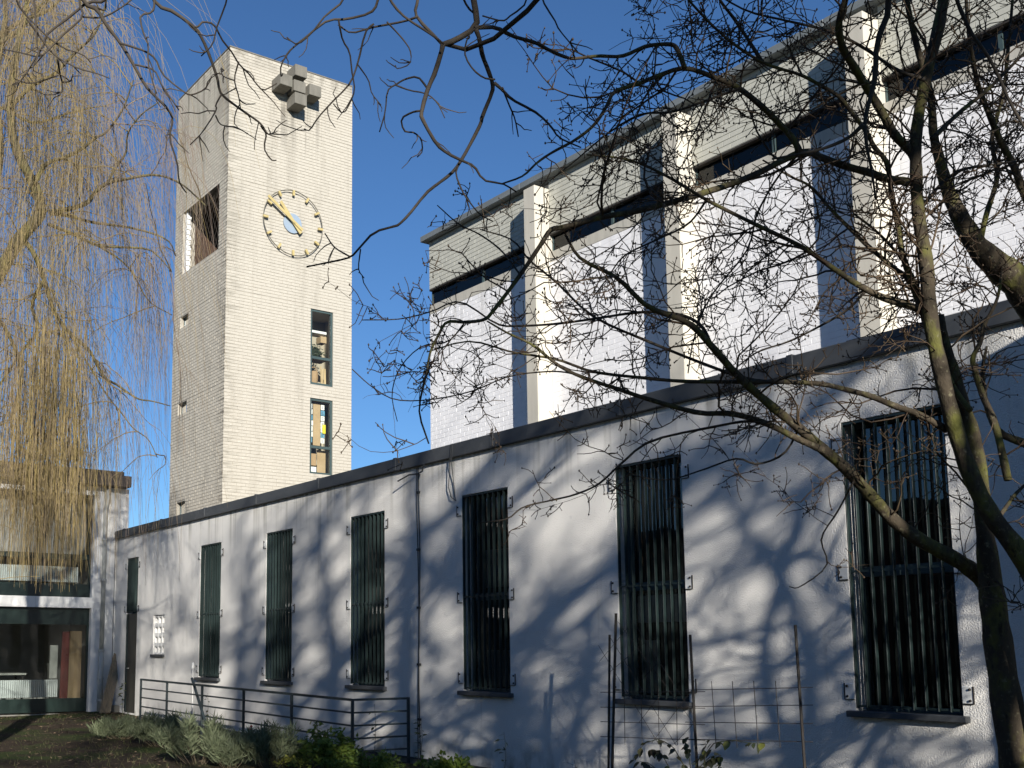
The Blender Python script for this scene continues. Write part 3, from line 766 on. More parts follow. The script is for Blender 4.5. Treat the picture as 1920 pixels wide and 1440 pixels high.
# things on show in the tower's store-room windows
def bx(nm, m, lab, cat, x0,x1,y0,y1,z0,z1, grp=None):
    mb = MB(); mb.bevbox(x0,x1,y0,y1,z0,z1,.006); return tag(build(nm, mb, m), lab, cat, grp)
x0 = 13.91; Yi = TY + .12
bx('white_shelf', PAPER, 'white shelf board across the upper tower window', 'shelf', x0-.04, x0+.5, Yi, Yi+.35, 9.98, 10.05)
bx('cardboard_box', CARD, 'small cardboard box under the white shelf in the upper tower window', 'box', x0+.32, x0+.5, Yi, Yi+.25, 9.74, 9.92)
bx('shelf_board', WOODO, 'dark shelf board holding green foliage in the upper tower window', 'shelf', x0-.04, x0+.54, Yi, Yi+.4, 9.27, 9.31)
mb = MB()
for k in range(160):
    p = np.array([x0+.22+random.gauss(0,.10), Yi+.1+random.uniform(-.06,.1), 9.36+abs(random.gauss(0,.14))]); d = np.array([random.gauss(0,1),random.gauss(0,.4),random.gauss(.4,.7)]); d /= np.linalg.norm(d)
    q = np.cross(d, (0,1,0)) * .016; mb.add([p-q, p+q, p+d*.13], [(0,1,2)])
tag(build('artificial_fern', mb, LEAFD), 'dark green bunch of foliage behind the upper tower window', 'plant')
mb = MB(); mb.lathe((x0+.2,Yi+.16,8.62), [(.10,0),(.12,.15),(.12,.32),(.105,.34)], 14); mb.tube([(x0+.2+.10*cos(t),Yi+.16,8.95+.14*sin(t)) for t in np.linspace(0,pi,10)], .014, 6)
tag(build('wicker_basket', mb, WOODT), 'brown wicker basket with round handle low in the upper tower window', 'basket')
for k in range(4):
    mb = MB(); xk = x0+.36+.045*k; mb.bar((xk+.03*random.random(),Yi+.05,8.60),(xk+.02,Yi+.1,9.15+random.uniform(-.1,.04)), .025,.02,up=(0,1,0))
    tag(build('pine_stick', mb, PINE), 'pale pine stick leaning beside the basket in the upper tower window', 'stick', 'sticks in the upper tower window')
bx('display_board', CARD, 'tall tan display board filling the lower tower window', 'board', x0+.14, x0+.36, Yi+.06, Yi+.08, 6.95, 8.09)
for col, xx in ((0, x0-.03), (1, x0+.36)):
    for k in range(7):
        z = 7.02 + k*.15
        s = bx('paper_sheet', PAPER if (k*3+col) % 4 else BLUEP, ('white' if (k*3+col) % 4 else 'blue') + (' paper in the column between window frame and tan board in the lower tower window' if not col else ' paper in the column beside the yellow folder in the lower tower window'), 'paper', xx, xx+(.13 if not col else .09)+random.uniform(-.01,.03), Yi+.04, Yi+.046, z, z+.135, 'papers in the lower tower window')
        mb = MB()
        for r in range(3): mb.box(xx+.02, xx+.02+random.uniform(.03,.07), Yi+.036, Yi+.0395, z+.03+r*.03, z+.04+r*.03)
        build('print_lines', mb, INK, s)
bx('yellow_folder', YELLOW, 'bright yellow folder at the edge of the lower tower window', 'folder', x0+.40, x0+.49, Yi+.0, Yi+.03, 7.28, 7.52)
bx('wooden_crate', WOODT, 'brown wooden crate low in the lower tower window', 'crate', x0-.03, x0+.22, Yi+.02, Yi+.3, 6.4, 6.72)
bx('white_carton', PAPER, 'small white carton at the foot of the lower tower window', 'carton', x0-.02, x0+.2, Yi-.02, Yi+.01, 6.22, 6.36)
bx('plywood_sheet', CARD, 'tan plywood sheet low beside the crate in the lower tower window', 'board', x0+.29, x0+.55, Yi+.1, Yi+.12, 6.2, 6.84)

# ------------------------------------------------------------------ parish hall on the left
hall = thing('parish_hall', 'two-storey white hall with brown flat roof edge and large dark windows', 'building', (5, YC + 3, 0))
XL = -8.0
XO = 9.18                        # right edge of the window openings
zA, zB, zC, zD_ = 5.57, 2.93, 2.66, 0.06
mb = MB()
mb.box(XL, XO, YC, YC+.32, zA, 5.80); mb.box(XL, XO, YC, YC+.32, zC, zB)
build('facade_band', mb, PLASTER, hall)
mb = MB(); mb.box(XO, D - .003, YC - .004, YC + .32, 0.03, 5.80); mb.box(D + .0, D + .3, YC + .42, YC + 6, 4.0, 5.80); mb.box(D-.003, D + .3, YC + .02, YC + .40, 4.68, 5.80)
build('corner_pier', mb, PLASTER, hall)
mb = MB(); mb.box(XL, D - .003, YC + .006, YC + .3, -.5, 0.028); build('footing', mb, PLINTH, hall)
mb = MB(); mb.bevbox(XL, 10.02, YC-.36, YC+8, 5.80, 6.09, .012); build('roof_fascia', mb, FASC, hall)
mb = MB(); mb.bevbox(XL, 9.84, YC-.30, YC+7.9, 6.092, 6.20, .012); build('roof_slab', mb, FASC, hall)
mb = MB()
for z0, z1 in ((0.03, 2.8), (2.8, 5.7)):
    A, B, Ya, Yb = XL, XO+.3, YC+.33, YC+5
    mb.quad((A,Yb,z0),(B,Yb,z0),(B,Yb,z1),(A,Yb,z1)); mb.quad((A,Ya,z0+.004),(B,Ya,z0+.004),(B,Yb,z0+.004),(A,Yb,z0+.004)); mb.quad((A,Ya,z1),(B,Ya,z1),(B,Yb,z1),(A,Yb,z1)); mb.quad((B,Ya,z0),(B,Yb,z0),(B,Yb,z1),(B,Ya,z1)); mb.quad((A,Ya,z0),(A,Yb,z0),(A,Yb,z1),(A,Ya,z1))
build('hall_rooms', mb, ROOMW, hall)
Yg = YC + .16
def hall_window(xa, xb, z0, z1, rails):
    mb = MB(); fw = .06
    mb.box(xb-fw, xb-.002, Yg, Yg+.06, z0+.002, z1-.002); mb.box(xa+.002, xa+fw, Yg, Yg+.06, z0+.002, z1-.002)
    mb.box(xa+fw, xb-fw, Yg, Yg+.06, z1-fw, z1-.002)
    for a, b in rails: mb.box(xa+fw, xb-fw, Yg, Yg+.06, a, b)
    f = build('hall_window', mb, GREENP, hall)
    mb = MB(); mb.quad((xa+fw,Yg+.03,z0),(xb-fw,Yg+.03,z0),(xb-fw,Yg+.03,z1),(xa+fw,Yg+.03,z1)); build('pane', mb, GLASSH, f)
for xa, xb in ((XO-2.9, XO), (XO-5.9, XO-2.9), (XO-8.9, XO-5.9)):
    hall_window(xa, xb, zB, zA, [(zB+.002, 3.27), (3.90, 4.03)])
    hall_window(xa, xb, zD_, zC, [(zD_+.002, .40), (2.24, zC-.062)])
# pleated sheet imitating reflections in the upper glass; radiators
mb = MB(); n = 70
for k in range(n):
    xa = XO-3.2 + 3.2*k/n; xb = XO-3.2 + 3.2*(k+1)/n
    ya = YC+.55+.035*sin(k*1.9)+.02*sin(k*.7); yb_ = YC+.55+.035*sin((k+1)*1.9)+.02*sin((k+1)*.7)
    mb.quad((xa,ya,4.05),(xb,yb_,4.05),(xb,yb_,5.6),(xa,ya,5.6))
tag(build('reflection_sheet', mb, REFL, None, True), 'pale folded sheet imitating reflections behind the upper window of the hall', 'reflection_sheet')
def radiator(x0, x1, z0, z1, lab):
    r = thing('radiator', lab, 'radiator', ((x0+x1)/2, YC+.42, z0))
    n = int((x1-x0)/.05)
    for k in range(n):
        mb = MB(); xa = x0+(x1-x0)*k/n; mb.bevbox(xa+.006, xa+(x1-x0)/n-.006, YC+.37, YC+.47, z0+.02, z1-.02, .008); build('fin', mb, RADM, r)
    for z in (z0+.06, z1-.06):
        mb = MB(); mb.tube([(x0,YC+.42,z),(x1,YC+.42,z)], .02, 8); build('header_pipe', mb, RADM, r)
radiator(XO-2.3, XO-.25, 3.30, 3.74, 'long white ribbed radiator behind the upper window of the hall')
radiator(XO-2.4, XO-.68, 0.40, 0.88, 'white ribbed radiator low behind the ground-floor window of the hall')
def ib(nm, m, lab, cat, a, b, z0, z1, y, tilt=0.0):
    mb = MB(); mb.bevbox(a, b, y, y+.05, z0, z1, .006); v = mb.v[-1]; v[:,0] += (v[:,2]-z0)*tilt; return tag(build(nm, mb, m), lab, cat)
ib('tan_board', WOODT, 'tall tan wooden board standing inside the ground-floor hall window', 'board', XO-.42, XO-.10, .10, 2.08, YC+.36)
ib('red_board', REDP, 'tall dark red board beside the tan one inside the ground-floor hall window', 'board', XO-.63, XO-.435, .10, 2.07, YC+.37, .012)
ib('grey_board', GREYP, 'shorter grey board leaning beside the red one inside the hall', 'board', XO-.86, XO-.66, .88, 1.72, YC+.52)
tb = thing('table', 'grey table standing deep inside the ground floor of the hall', 'table', (7.3, YC+2.2, .034))
mb = MB(); mb.bevbox(6.7, 8.1, YC+1.8, YC+2.6, .95, 1.0, .006); build('table_top', mb, GREYP, tb)
for xx in (6.76, 8.0):
    for yq in (YC+1.86, YC+2.5):
        mb = MB(); mb.bevbox(xx, xx+.05, yq, yq+.05, .036, .95, .004); build('leg', mb, STAKE, tb)
chair = thing('chair', 'dark stacking chair beside the grey table inside the hall', 'chair', (8.35, YC+1.2, .034))
mb = MB(); mb.bevbox(8.15,8.55,YC+1.0,YC+1.4,.46,.50,.01); build('seat', mb, STAKE, chair)
mb = MB(); mb.bevbox(8.5,8.54,YC+1.0,YC+1.4,.7,1.25,.01); build('backrest', mb, GREYP, chair)
for xx in (8.17,8.5):
    for yq in (YC+1.02,YC+1.36):
        mb = MB(); mb.tube([(xx,yq,.036),(xx,yq,.46 if xx<8.3 else 1.2)], .012, 6); build('leg', mb, STAKE, chair)
# downpipe
px_ = 9.44
mb = MB(); mb.tube([(px_+.05, YC-.11, 5.78),(px_+.05,YC-.11,5.5),(px_, YC-.09, 5.2),(px_, YC-.09, 1.55)], .055, 12)
dp = build('downpipe', mb, PIPEM, hall, True)
mb = MB(); mb.tube([(px_, YC-.09, 1.56),(px_, YC-.09, 0.05)], .068, 12); build('standpipe', mb, PIPEM, dp, True)
for z in (4.4, 3.35, 1.55, .85, .3):
    mb = MB(); mb.lathe((px_, YC-.09, z), [(.073,0),(.08,.01),(.08,.05),(.073,.06)], 12); build('pipe_collar', mb, PIPEM, dp)
mb = MB(); mb.tube([(D-.09, YC-.05, 4.6),(D-.06, YC-.04, 4.55)] + [(D-.05, YC-.03, z) for z in np.linspace(4.4,.2,8)], .008, 6); build('corner_cable', mb, CABLE, hall)

# leaning planks, block
pk = [((188,1337),(216,1226)),((193,1338),(220,1225)),((199,1338),(224,1225)),((204,1336),(227,1226))]
for k, (a, b) in enumerate(pk):
    A = ony(a[0], a[1], YC-.75+.03*k); A[2] = gz(A[0],A[1]) + .01
    B = ony(b[0], b[1], YC-.14)
    mb = MB(); mb.bar(A, B, .075, .035, up=(.35-.1*k,-1,0))
    tag(build('plank', mb, WOODO), 'old brown plank leaning in a bundle against the downpipe corner', 'plank', 'planks leaning in the corner')
A = ony(212, 1335, YC-.4); mb = MB(); mb.bevbox(A[0]-.02, A[0]+.26, A[1]-.15, A[1]+.1, gz(A[0],A[1])-.03, .22, .015); tag(build('concrete_block', mb, CONCG), 'small grey concrete block behind the leaning planks', 'block')

# ------------------------------------------------------------------ railing beside the wall
RX = 8.72
RY = onx(772, 1310, D)[1]
rail = thing('railing', 'blue-grey tubular steel railing with four rails standing before the white wall', 'railing', (RX, 20, 0))
def rtop(y): return np.interp(y, [RY, 26.2], [0.86, 1.02])
pys = [onx(px, 1300, RX)[1] for px in (656, 547, 457, 379, 313, 264)]
pys[0] = RY
for k, y in enumerate(pys):
    mb = MB(); mb.bevbox(RX-.02, RX+.02, y-.02, y+.02, gz(RX, y)-.05, rtop(y)+.018, .004); build('post', mb, RAILM, rail)
mb = MB(); mb.bevbox(D-.085, D-.045, RY-.02, RY+.02, -.18, rtop(RY)+.018, .004); build('post', mb, RAILM, rail)
for q in range(5):
    z = -.19 * q
    for a, b in zip(pys[:-1], pys[1:]):
        mb = MB(); hw = .019 if q == 0 else .013
        mb.bar((RX, a+.0205, rtop(a)+z), (RX, b-.0205, rtop(b)+z), 2*hw, 2*hw); build('rail', mb, RAILM, rail)
    mb = MB(); mb.bar((RX+.0205, RY, rtop(RY)+z), (D-.0855, RY, rtop(RY)+z), .034 if q==0 else .026, .034 if q==0 else .026); build('rail', mb, RAILM, rail)
# thin white pole and dark leaning pipe
A = onx(360, 1372, D-.12); mb = MB(); mb.tube([(D-.12, A[1], gz(D-.12,A[1])-.02),(D-.12, A[1]+.02, onx(360,1252,D-.12)[2])], .011, 6)
wp = thing('white_pole', 'thin white pole with rounded cap standing against the white wall', 'pole', (D-.12, A[1], 0)); build('pole', mb, WHITEP, wp)
ct = onx(360,1249,D-.12); mb = MB(); mb.lathe((D-.12, A[1]+.02, ct[2]-.06), [(.02,0),(.032,.03),(.032,.11),(.015,.14)], 10); build('cap', mb, PLATE, wp)
A = onx(398, 1362, RX-.12); A[2] = gz(A[0],A[1]); B = onx(360, 1272, RX+.10)
mb = MB(); mb.tube([A, B], .028, 8); tag(build('leaning_pipe', mb, RAILM), 'dark pipe leaning diagonally over the railing', 'pipe')

# ------------------------------------------------------------------ trellis before the wall
TRX = 8.9
tre = thing('wire_trellis', 'rusty wire mesh trellis on dark iron stakes before the white wall', 'trellis', (TRX, 8, -.1))
def tp(px, py, dx=0): return onx(px, py, TRX + dx)
for (a, b, r) in (((1141,1440),(1143,1190),.014),((1148,1440),(1155,1150),.016),((1307,1440),(1294,1190),.015),((1509,1440),(1491,1172),.014)):
    B = tp(*b); A = tp(*a); t = (A-B); A = B + t * ((B[2]+.2)/(B[2]-A[2])); A[2] = -.2
    mb = MB(); mb.tube([A, B], r, 8); build('stake', mb, STAKE, tre)
for y0_, y1_ in ((1298,1297),(1326,1328),(1353,1359),(1381,1388)):
    mb = MB(); mb.tube([tp(1126, y0_, .02), tp(1322, y1_, .02)], .0042, 5); build('wire', mb, WIREM, tre)
for px in (1170, 1202, 1234, 1268):
    mb = MB(); mb.tube([tp(px, 1290, .026), tp(px+2, 1397, .026)], .0038, 5); build('wire', mb, WIREM, tre)
for a, b in (((1122,1210),(1238,1400)),((1141,1190),(1268,1398)),((1158,1165),(1302,1358)),((1186,1163),(1300,1340)),((1124,1240),(1178,1176)),((1141,1262),(1212,1202)),((1222,1393),(1300,1290)),((1198,1355),(1240,1300)),((1180,1210),(1190,1196)),((1264,1395),(1302,1355)),((1190,1290),(1231,1245))):
    mb = MB(); mb.tube([tp(*a, -.02), tp(*b, -.02)], .0026, 5); build('wire', mb, WIREM, tre)
for y0_, y1_ in ((1294,1289),(1325,1322),(1354,1357),(1386,1391)):
    mb = MB(); mb.tube([tp(1285, y0_, .02), tp(1524, y1_, .02)], .0042, 5); build('wire', mb, WIREM, tre)
for px in (1334, 1373, 1413, 1454):
    mb = MB(); mb.tube([tp(px, 1277, .026), tp(px+9, 1402, .026)], .0038, 5); build('wire', mb, WIREM, tre)

# ------------------------------------------------------------------ leaf plants
def leaf_mesh(L, Wd, m, nm='leaf'):
    mb = MB(); V = []; n = 6
    for i in range(n + 1):
        t = i / n; wv = Wd/2 * (sin(pi * t ** 0.75)) ; zz = -.18*L*t*t
        V += [(-wv, t*L, zz + .12*wv), (0, t*L, zz), (wv, t*L, zz + .12*wv)]
    Fc = []
    for i in range(n):
        a = i*3; Fc += [(a, a+1, a+4, a+3), (a+1, a+2, a+5, a+4)]
    me = bpy.data.meshes.new(nm); me.from_pydata(V, [], Fc); me.materials.append(m); me.update()
    return me
from mathutils import Matrix
def put_leaf(me, parent, pos, direc, roll, sc):
    o = bpy.data.objects.new('leaf', me); COL.objects.link(o); o.parent = parent
    d = Vector(direc).normalized(); q = d.to_track_quat('Y', 'Z')
    o.rotation_mode = 'QUATERNION'; o.rotation_quaternion = q @ Matrix.Rotation(roll, 3, 'Y').to_quaternion()
    o.location = np.asarray(pos) - ORG[parent.name]; o.scale = (sc, sc, sc)
LD = leaf_mesh(.085, .055, LEAFD); LY = leaf_mesh(.085, .06, LEAFY)
rose = thing('climbing_rose', 'rose with dark drooping leaves growing before the wire trellis', 'rose', (TRX-.2, 8.2, -.12))
stems = [((1300,1520),(1285,1440),(1262,1400),(1235,1385),(1205,1395),(1190,1425)),((1300,1520),(1296,1450),(1290,1405),(1283,1385)),
         ((1302,1520),(1318,1420),(1340,1392),(1375,1388),(1410,1394),(1442,1392)),((1300,1520),(1310,1440),(1330,1420),(1345,1416)),((1296,1520),(1255,1440),(1240,1412),(1225,1405)),
         ((1300,1520),(1302,1440),(1322,1400),(1332,1386)),((1296,1520),(1240,1450),(1215,1430),(1200,1428)),((1302,1520),(1340,1450),(1352,1430),(1350,1415))]
for st in stems:
    P = np.array([tp(p[0], p[1], -.25 + .05*k) for k, p in enumerate(st)])
    P[0] = (P[1][0], P[1][1], -.15)
    tt = np.linspace(0, len(P)-1, 14); Q = np.stack([np.interp(tt, np.arange(len(P)), P[:,i]) for i in range(3)], -1)
    mb = MB(); mb.tube(Q, np.linspace(.007,.0025,14), 5); build('stem', mb, STEM, rose, True)
    for k in range(3, 14):
        for s in range(2):
            if random.random() < .62:
                d = np.array([random.uniform(-1,.3), random.uniform(-1,1), random.uniform(-1.1,.15)])
                put_leaf(LY if random.random() < .12 else LD, rose, Q[k] + np.array([random.uniform(-.02,.02),random.uniform(-.02,.02),0]), d, random.uniform(-.6,.6), random.uniform(.7,1.35))
def sprig(px, py_top, X, nm, lab, cat, nleaf, lean=0.0, sc=.6):
    B = onx(px, py_top, X); A = np.array([X, B[1]-lean, gz(X, B[1])-.02])
    r = thing(nm, lab, cat, tuple(A))
    Q = np.linspace(A, B, 8); Q[:,1] += .02*np.sin(np.arange(8))
    mb = MB(); mb.tube(Q, np.linspace(.006,.002,8), 5); build('stem', mb, STEM, r, True)
    for k in range(nleaf):
        t = random.uniform(.25, 1); p = A + (B-A)*t
        d = np.array([random.uniform(-1,.2), random.uniform(-1,1), random.uniform(-.4,.5)])
        mb = MB(); mb.tube([p, p + d*.05], .0015, 4); build('leaf_stalk', mb, STEM, r)
        put_leaf(LD if random.random()<.7 else LY, r, p + d*.05, d, random.uniform(-.5,.5), sc*random.uniform(.7,1.3))
sprig(232, 1275, D-.35, 'young_rose', 'small leafy shoot growing beside the narrow door', 'plant', 16, sc=1.1)
sprig(390, 1300, D-.5, 'garden_weed', 'thin weed with a few leaves behind the railing by the door', 'plant', 9, sc=.8)
sprig(946, 1372, D-.8, 'rose_sprig', 'short dark leafy sprig at the wall under the window beside the cable', 'plant', 12, sc=.8)
sprig(1078, 1425, D-1.0, 'rose_sprig', 'tiny leafy sprig left of the trellis stakes', 'plant', 7, sc=.6)
sprig(703, 1320, RX-.25, 'tall_weed', 'tall thin weed with small leaves rising through the railing end', 'plant', 10, sc=.7)
sprig(790, 1350, D-.35, 'wall_weed', 'small-leaved weed growing at the foot of the wall cables', 'plant', 26, sc=.8)
def leafy_bush(center, rx, ry, h, n, m, nm, lab, cat, leaf=.07, wid=.3, up=.6, stems_m=STEM, tone=(0,1)):
    cx, cy, cz = center
    root = thing(nm, lab, cat, (cx, cy, cz))
    tbs = TB()
    V = []; Fq = []; T = []
    ns_ = 26
    tips = []
    for k in range(ns_):
        a = random.uniform(0, 2*pi); rr = sqrt(random.random())
        tip = np.array([cx + rx*rr*cos(a), cy + ry*rr*sin(a), cz + h*(1-.45*rr*rr)*random.uniform(.6,1)])
        b = np.array([cx + .25*rx*rr*cos(a), cy + .25*ry*rr*sin(a), cz-.02])
        mid = (tip+b)/2 + np.array([.1*rx*cos(a), .1*ry*sin(a), .1*h])
        Q = np.array([b, (b+mid)/2, mid, (mid+tip)/2, tip]); tips.append(Q)
        tbs.add(Q, np.linspace(.005,.0015,5), random.random())
    v, f, t = tbs.mesh(4); kind(buildnp('stems', v, f, stems_m, root, tint=t), 'stuff')
    for k in range(n):
        Q = tips[random.randrange(ns_)]; t = random.uniform(.25, 1)*4; i = min(int(t),3); p = Q[i] + (Q[i+1]-Q[i])*(t-i) + rng.normal(0,.03,3)
        d = rng.normal(0,1,3); d[2] = d[2]*.5 + up; d /= np.linalg.norm(d)
        L = leaf*random.uniform(.6,1.3); q = np.cross(d, rng.normal(0,1,3)); q /= np.linalg.norm(q); q *= L*wid/2
        o = len(V); V += [p, p + d*L*.45 - q, p + d*L, p + d*L*.45 + q]; Fq.append((o,o+1,o+2,o+3)); T += [random.uniform(*tone)]*4
    kind(buildnp('foliage', np.array(V), np.array(Fq), m, root, tint=np.array(T), smooth=False), 'stuff')
    return root
def gp(px, py):
    P = onz(px, py, -.05)
    for _ in range(6): P = onz(px, py, float(gz(P[0], P[1])))
    return P
for px, py, rx, h, lab in ((372,1432,.75,.80,'largest rounded grey-green lavender bush before the railing'),(300,1398,.6,.62,'spreading grey-green lavender bush nearest the door'),
                           (505,1440,.5,.72,'upright grey-green lavender bush beneath the yellow weeds'),(225,1385,.5,.35,'low dark lavender clump on the bare soil'),(430,1440,.4,.5,'small dark lavender bush between two larger ones')):
    P = gp(px, py)
    leafy_bush((P[0], P[1], P[2]), rx, rx*.8, h, 3600, LAV, 'lavender_bush', lab, 'lavender', leaf=.15, wid=.10, up=1.5, stems_m=LAVD)['group'] = 'lavender bushes along the bed'
P = gp(700, 1440); b_ = leafy_bush((RX-.55, RY-.2, gz(RX, RY)), .42, .5, .78, 1100, LEAFG, 'green_bush', 'bright green leafy bush before the railing end', 'bush', leaf=.11, wid=.38, up=-.15)
leafy_bush((RX-.3, RY-.9, gz(RX, RY)), .6, .7, .32, 1400, LEAFG, 'ground_weeds', 'low green weeds around the foot of the railing end', 'weeds', leaf=.07, wid=.4, up=.4, tone=(0,.7))
leafy_bush((RX-.3, RY+1.4, gz(RX, RY)), .45, .9, .4, 900, LEAFG, 'ground_weeds', 'loose dark green weeds under the railing beside the yellow flowers', 'weeds', leaf=.09, wid=.3, up=.5, tone=(0,.4))
P = gp(545, 1438); leafy_bush((P[0],P[1],P[2]), .45, .4, .18, 800, YELF, 'yellow_flowers', 'low yellow-green flowering patch before the railing', 'flowers', leaf=.05, wid=.4, up=.6)
leafy_bush((D-.5, RY-1.5, -.12), .4, .6, .25, 500, LEAFG, 'ground_weeds', 'low round-leaved weeds at the foot of the bare white wall', 'weeds', leaf=.08, wid=.7, up=.5, tone=(0,.6))
# red flower
B = onx(471, 1366, RX-.15); fl = thing('red_flower', 'single red flower on a thin stem before the railing', 'flower', (RX-.15, B[1], gz(RX,B[1])))
mb = MB(); mb.tube([(RX-.15,B[1],gz(RX,B[1])-.02), B], .004, 5); build('stem', mb, STEM, fl)
for k in range(8):
    a = 2*pi*k/8; d = np.array([cos(a)*.5-.5, sin(a), .5*cos(a*2)]); d /= np.linalg.norm(d); q = np.cross(d,(0.2,0.1,1)); q = q/np.linalg.norm(q)*.03
    mb = MB(); mb.add([B, B+d*.035-q, B+d*.065, B+d*.035+q], [(0,1,2,3)]); build('petal', mb, REDF, fl)
# grass
tb_ = []
V = []; Fq = []; T = []
for k in range(6500):
    x = random.uniform(1.5, 9.2); y = random.uniform(13, 26.8)
    if math.sin(x*.9+1.3)*math.cos(y*.7) + random.gauss(0,.35) < .05 and random.random() < .8: continue
    p = np.array([x, y, float(gz(x, y)) - .01]); h = random.uniform(.03,.10); a = random.uniform(0,2*pi)
    q = np.array([cos(a), sin(a), 0])*.006; t = np.array([random.gauss(0,.04), random.gauss(0,.04), h])
    o = len(V); V += [p-q, p+q, p+t]; Fq.append((o,o+1,o+2)); T += [random.random()]*3
g = buildnp('grass', np.array(V), np.array(Fq), GRASS, None, tint=np.array(T), smooth=False); tag(g, 'sparse short grass on the dark soil before the hall', 'grass', kind='stuff')

# fallen leaves and bits of twig
V = []; Fq = []; T = []
for k in range(3800):
    x = random.uniform(2.0, 9.7); y = random.uniform(12.5, 27)
    if random.random() < .45: x = 9.7 - abs(random.gauss(0, .9))
    a = random.uniform(0, 2*pi); L = random.uniform(.025, .06); wd = L*random.uniform(.12, .5); p = np.array([x, y, float(gz(x, y)) + .012])
    u_ = np.array([cos(a), sin(a), random.uniform(-.2,.3)])*L; v_ = np.array([-sin(a), cos(a), random.uniform(-.2,.3)])*wd
    o = len(V); V += [p-u_, p-v_, p+u_, p+v_]; Fq.append((o,o+1,o+2,o+3)); T += [random.random()]*4
g = buildnp('leaf_litter', np.array(V), np.array(Fq), LITTER, None, tint=np.array(T), smooth=False); tag(g, 'brown fallen leaves and twig bits scattered on the soil', 'leaf litter', kind='stuff')

# ------------------------------------------------------------------ trees
def cr(P, n):
    """Catmull-Rom resample of P (k,d) into n points"""
    P = np.asarray(P, float); k = len(P)
    Q = np.vstack([2*P[0]-P[1], P, 2*P[-1]-P[-2]])
    out = []
    for t in np.linspace(0, k-1-1e-9, n):
        i = int(t); u = t - i
        a, b, c, d = Q[i], Q[i+1], Q[i+2], Q[i+3]
        out.append(.5*((2*b) + (-a+c)*u + (2*a-5*b+4*c-d)*u*u + (-a+3*b-3*c+d)*u**3))
    return np.array(out)
def unit(v): return v / (np.linalg.norm(v) + 1e-9)
def grow(p, d, L, n, wig, droop=0.0):
    pts = [np.array(p, float)]; d = unit(np.asarray(d, float)); s = L/(n-1)
    for _ in range(n-1):
        d = unit(d + rng.normal(0, wig, 3) + np.array([0,0,-droop])); pts.append(pts[-1] + d*s)
    return np.array(pts)
def limb3d(pl, d0, d1, wob=0.0):
    n = len(pl); P = []
    cum = np.concatenate([[0], np.cumsum([np.hypot(pl[i+1][0]-pl[i][0], pl[i+1][1]-pl[i][1]) for i in range(n-1)])]); cum /= cum[-1]
    for (x, y), t in zip(pl, cum): P.append(atd(x, y, d0 + (d1-d0)*t + wob*sin(5*t)))
    return np.array(P)
ICO = None
def buds_mesh(pts, r):
    """small 8-faced drops"""
    P = np.asarray(pts); n = len(P)
    R = np.asarray(r)[:, None]
    base = np.array([(1,0,0),(0,1,0),(-1,0,0),(0,-1,0),(0,0,1.5),(0,0,-1.2)], float)
    V = (P[:, None, :] + R[:, :, None]*base[None]).reshape(-1, 3)
    f = np.array([(0,1,4),(1,2,4),(2,3,4),(3,0,4),(1,0,5),(2,1,5),(3,2,5),(0,3,5)])
    return V, (np.arange(n)[:, None, None]*6 + f[None]).reshape(-1, 3)

def twiggy(limb, rad, tb, buds, dens, L1=(.22,.72), L2=(.05,.19), budr=.0049, start=.05, spur=.6, bias=None, budp=.75, r1=.0052, up=.15):
    seg = np.linalg.norm(np.diff(limb, axis=0), axis=1); tot = seg.sum(); cum = np.concatenate([[0], np.cumsum(seg)])
    for _ in range(int(tot*dens*1.7)):
        s = random.uniform(start, 1)*tot
        p = np.array([np.interp(s, cum, limb[:,i]) for i in range(3)]); i = min(np.searchsorted(cum, s), len(limb)-1)
        t = unit(limb[i]-limb[i-1]); pr = unit(np.cross(t, rng.normal(0,1,3)))
        d = unit(pr + t*random.uniform(.1,1.0) + np.array([0,0,up]) + (bias if bias is not None else 0))
        L = random.uniform(*L1)
        ux, uy, uz = pix(p)
        if random.random() < .5 and (ux < 1130 or uy > 650): continue
        if ux < 1130: L *= .42 if uy < 520 else .7
        r0 = min(r1*random.uniform(.7,1.4)*(L/.6)**.5, .6*np.interp(s, cum, rad))
        Q = grow(p, d, L, 9, .24, -.02)
        tb.add(Q, np.linspace(r0, r0*.35, 9), random.random())
        nk = int(L/.085)
        for k in range(nk):
            u = random.uniform(.12, 1)*8; j = min(int(u), 7); pp = Q[j] + (Q[j+1]-Q[j])*(u-j); t2 = unit(Q[j+1]-Q[j])
            pr2 = unit(np.cross(t2, rng.normal(0,1,3)))
            for sgn in ((1,-1) if random.random() < .45 else (1,)):
                d2 = unit(pr2*sgn + t2*random.uniform(.2,.9)); l2 = random.uniform(*L2)*(1.15-u/9)
                q = grow(pp, d2, l2, 5, .2, -.03); tb.add(q, np.linspace(.0029, .0018, 5), random.random())
                if random.random() < budp: buds.append((q[-1], budr*random.uniform(.7,1.3)))
                if random.random() < spur:
                    for _k in range(random.randint(1,3)):
                        jj = random.randint(1,3); q2 = grow(q[jj], unit(rng.normal(0,1,3)+.7*d2), random.uniform(.02,.07), 3, .15, 0)
                        tb.add(q2, (.002,.0018,.0016), random.random())
                        if random.random() < budp: buds.append((q2[-1], budr*random.uniform(.6,1.2)))
PXM = lambda w, d: w / F * d / 2          # pixel width at depth -> radius

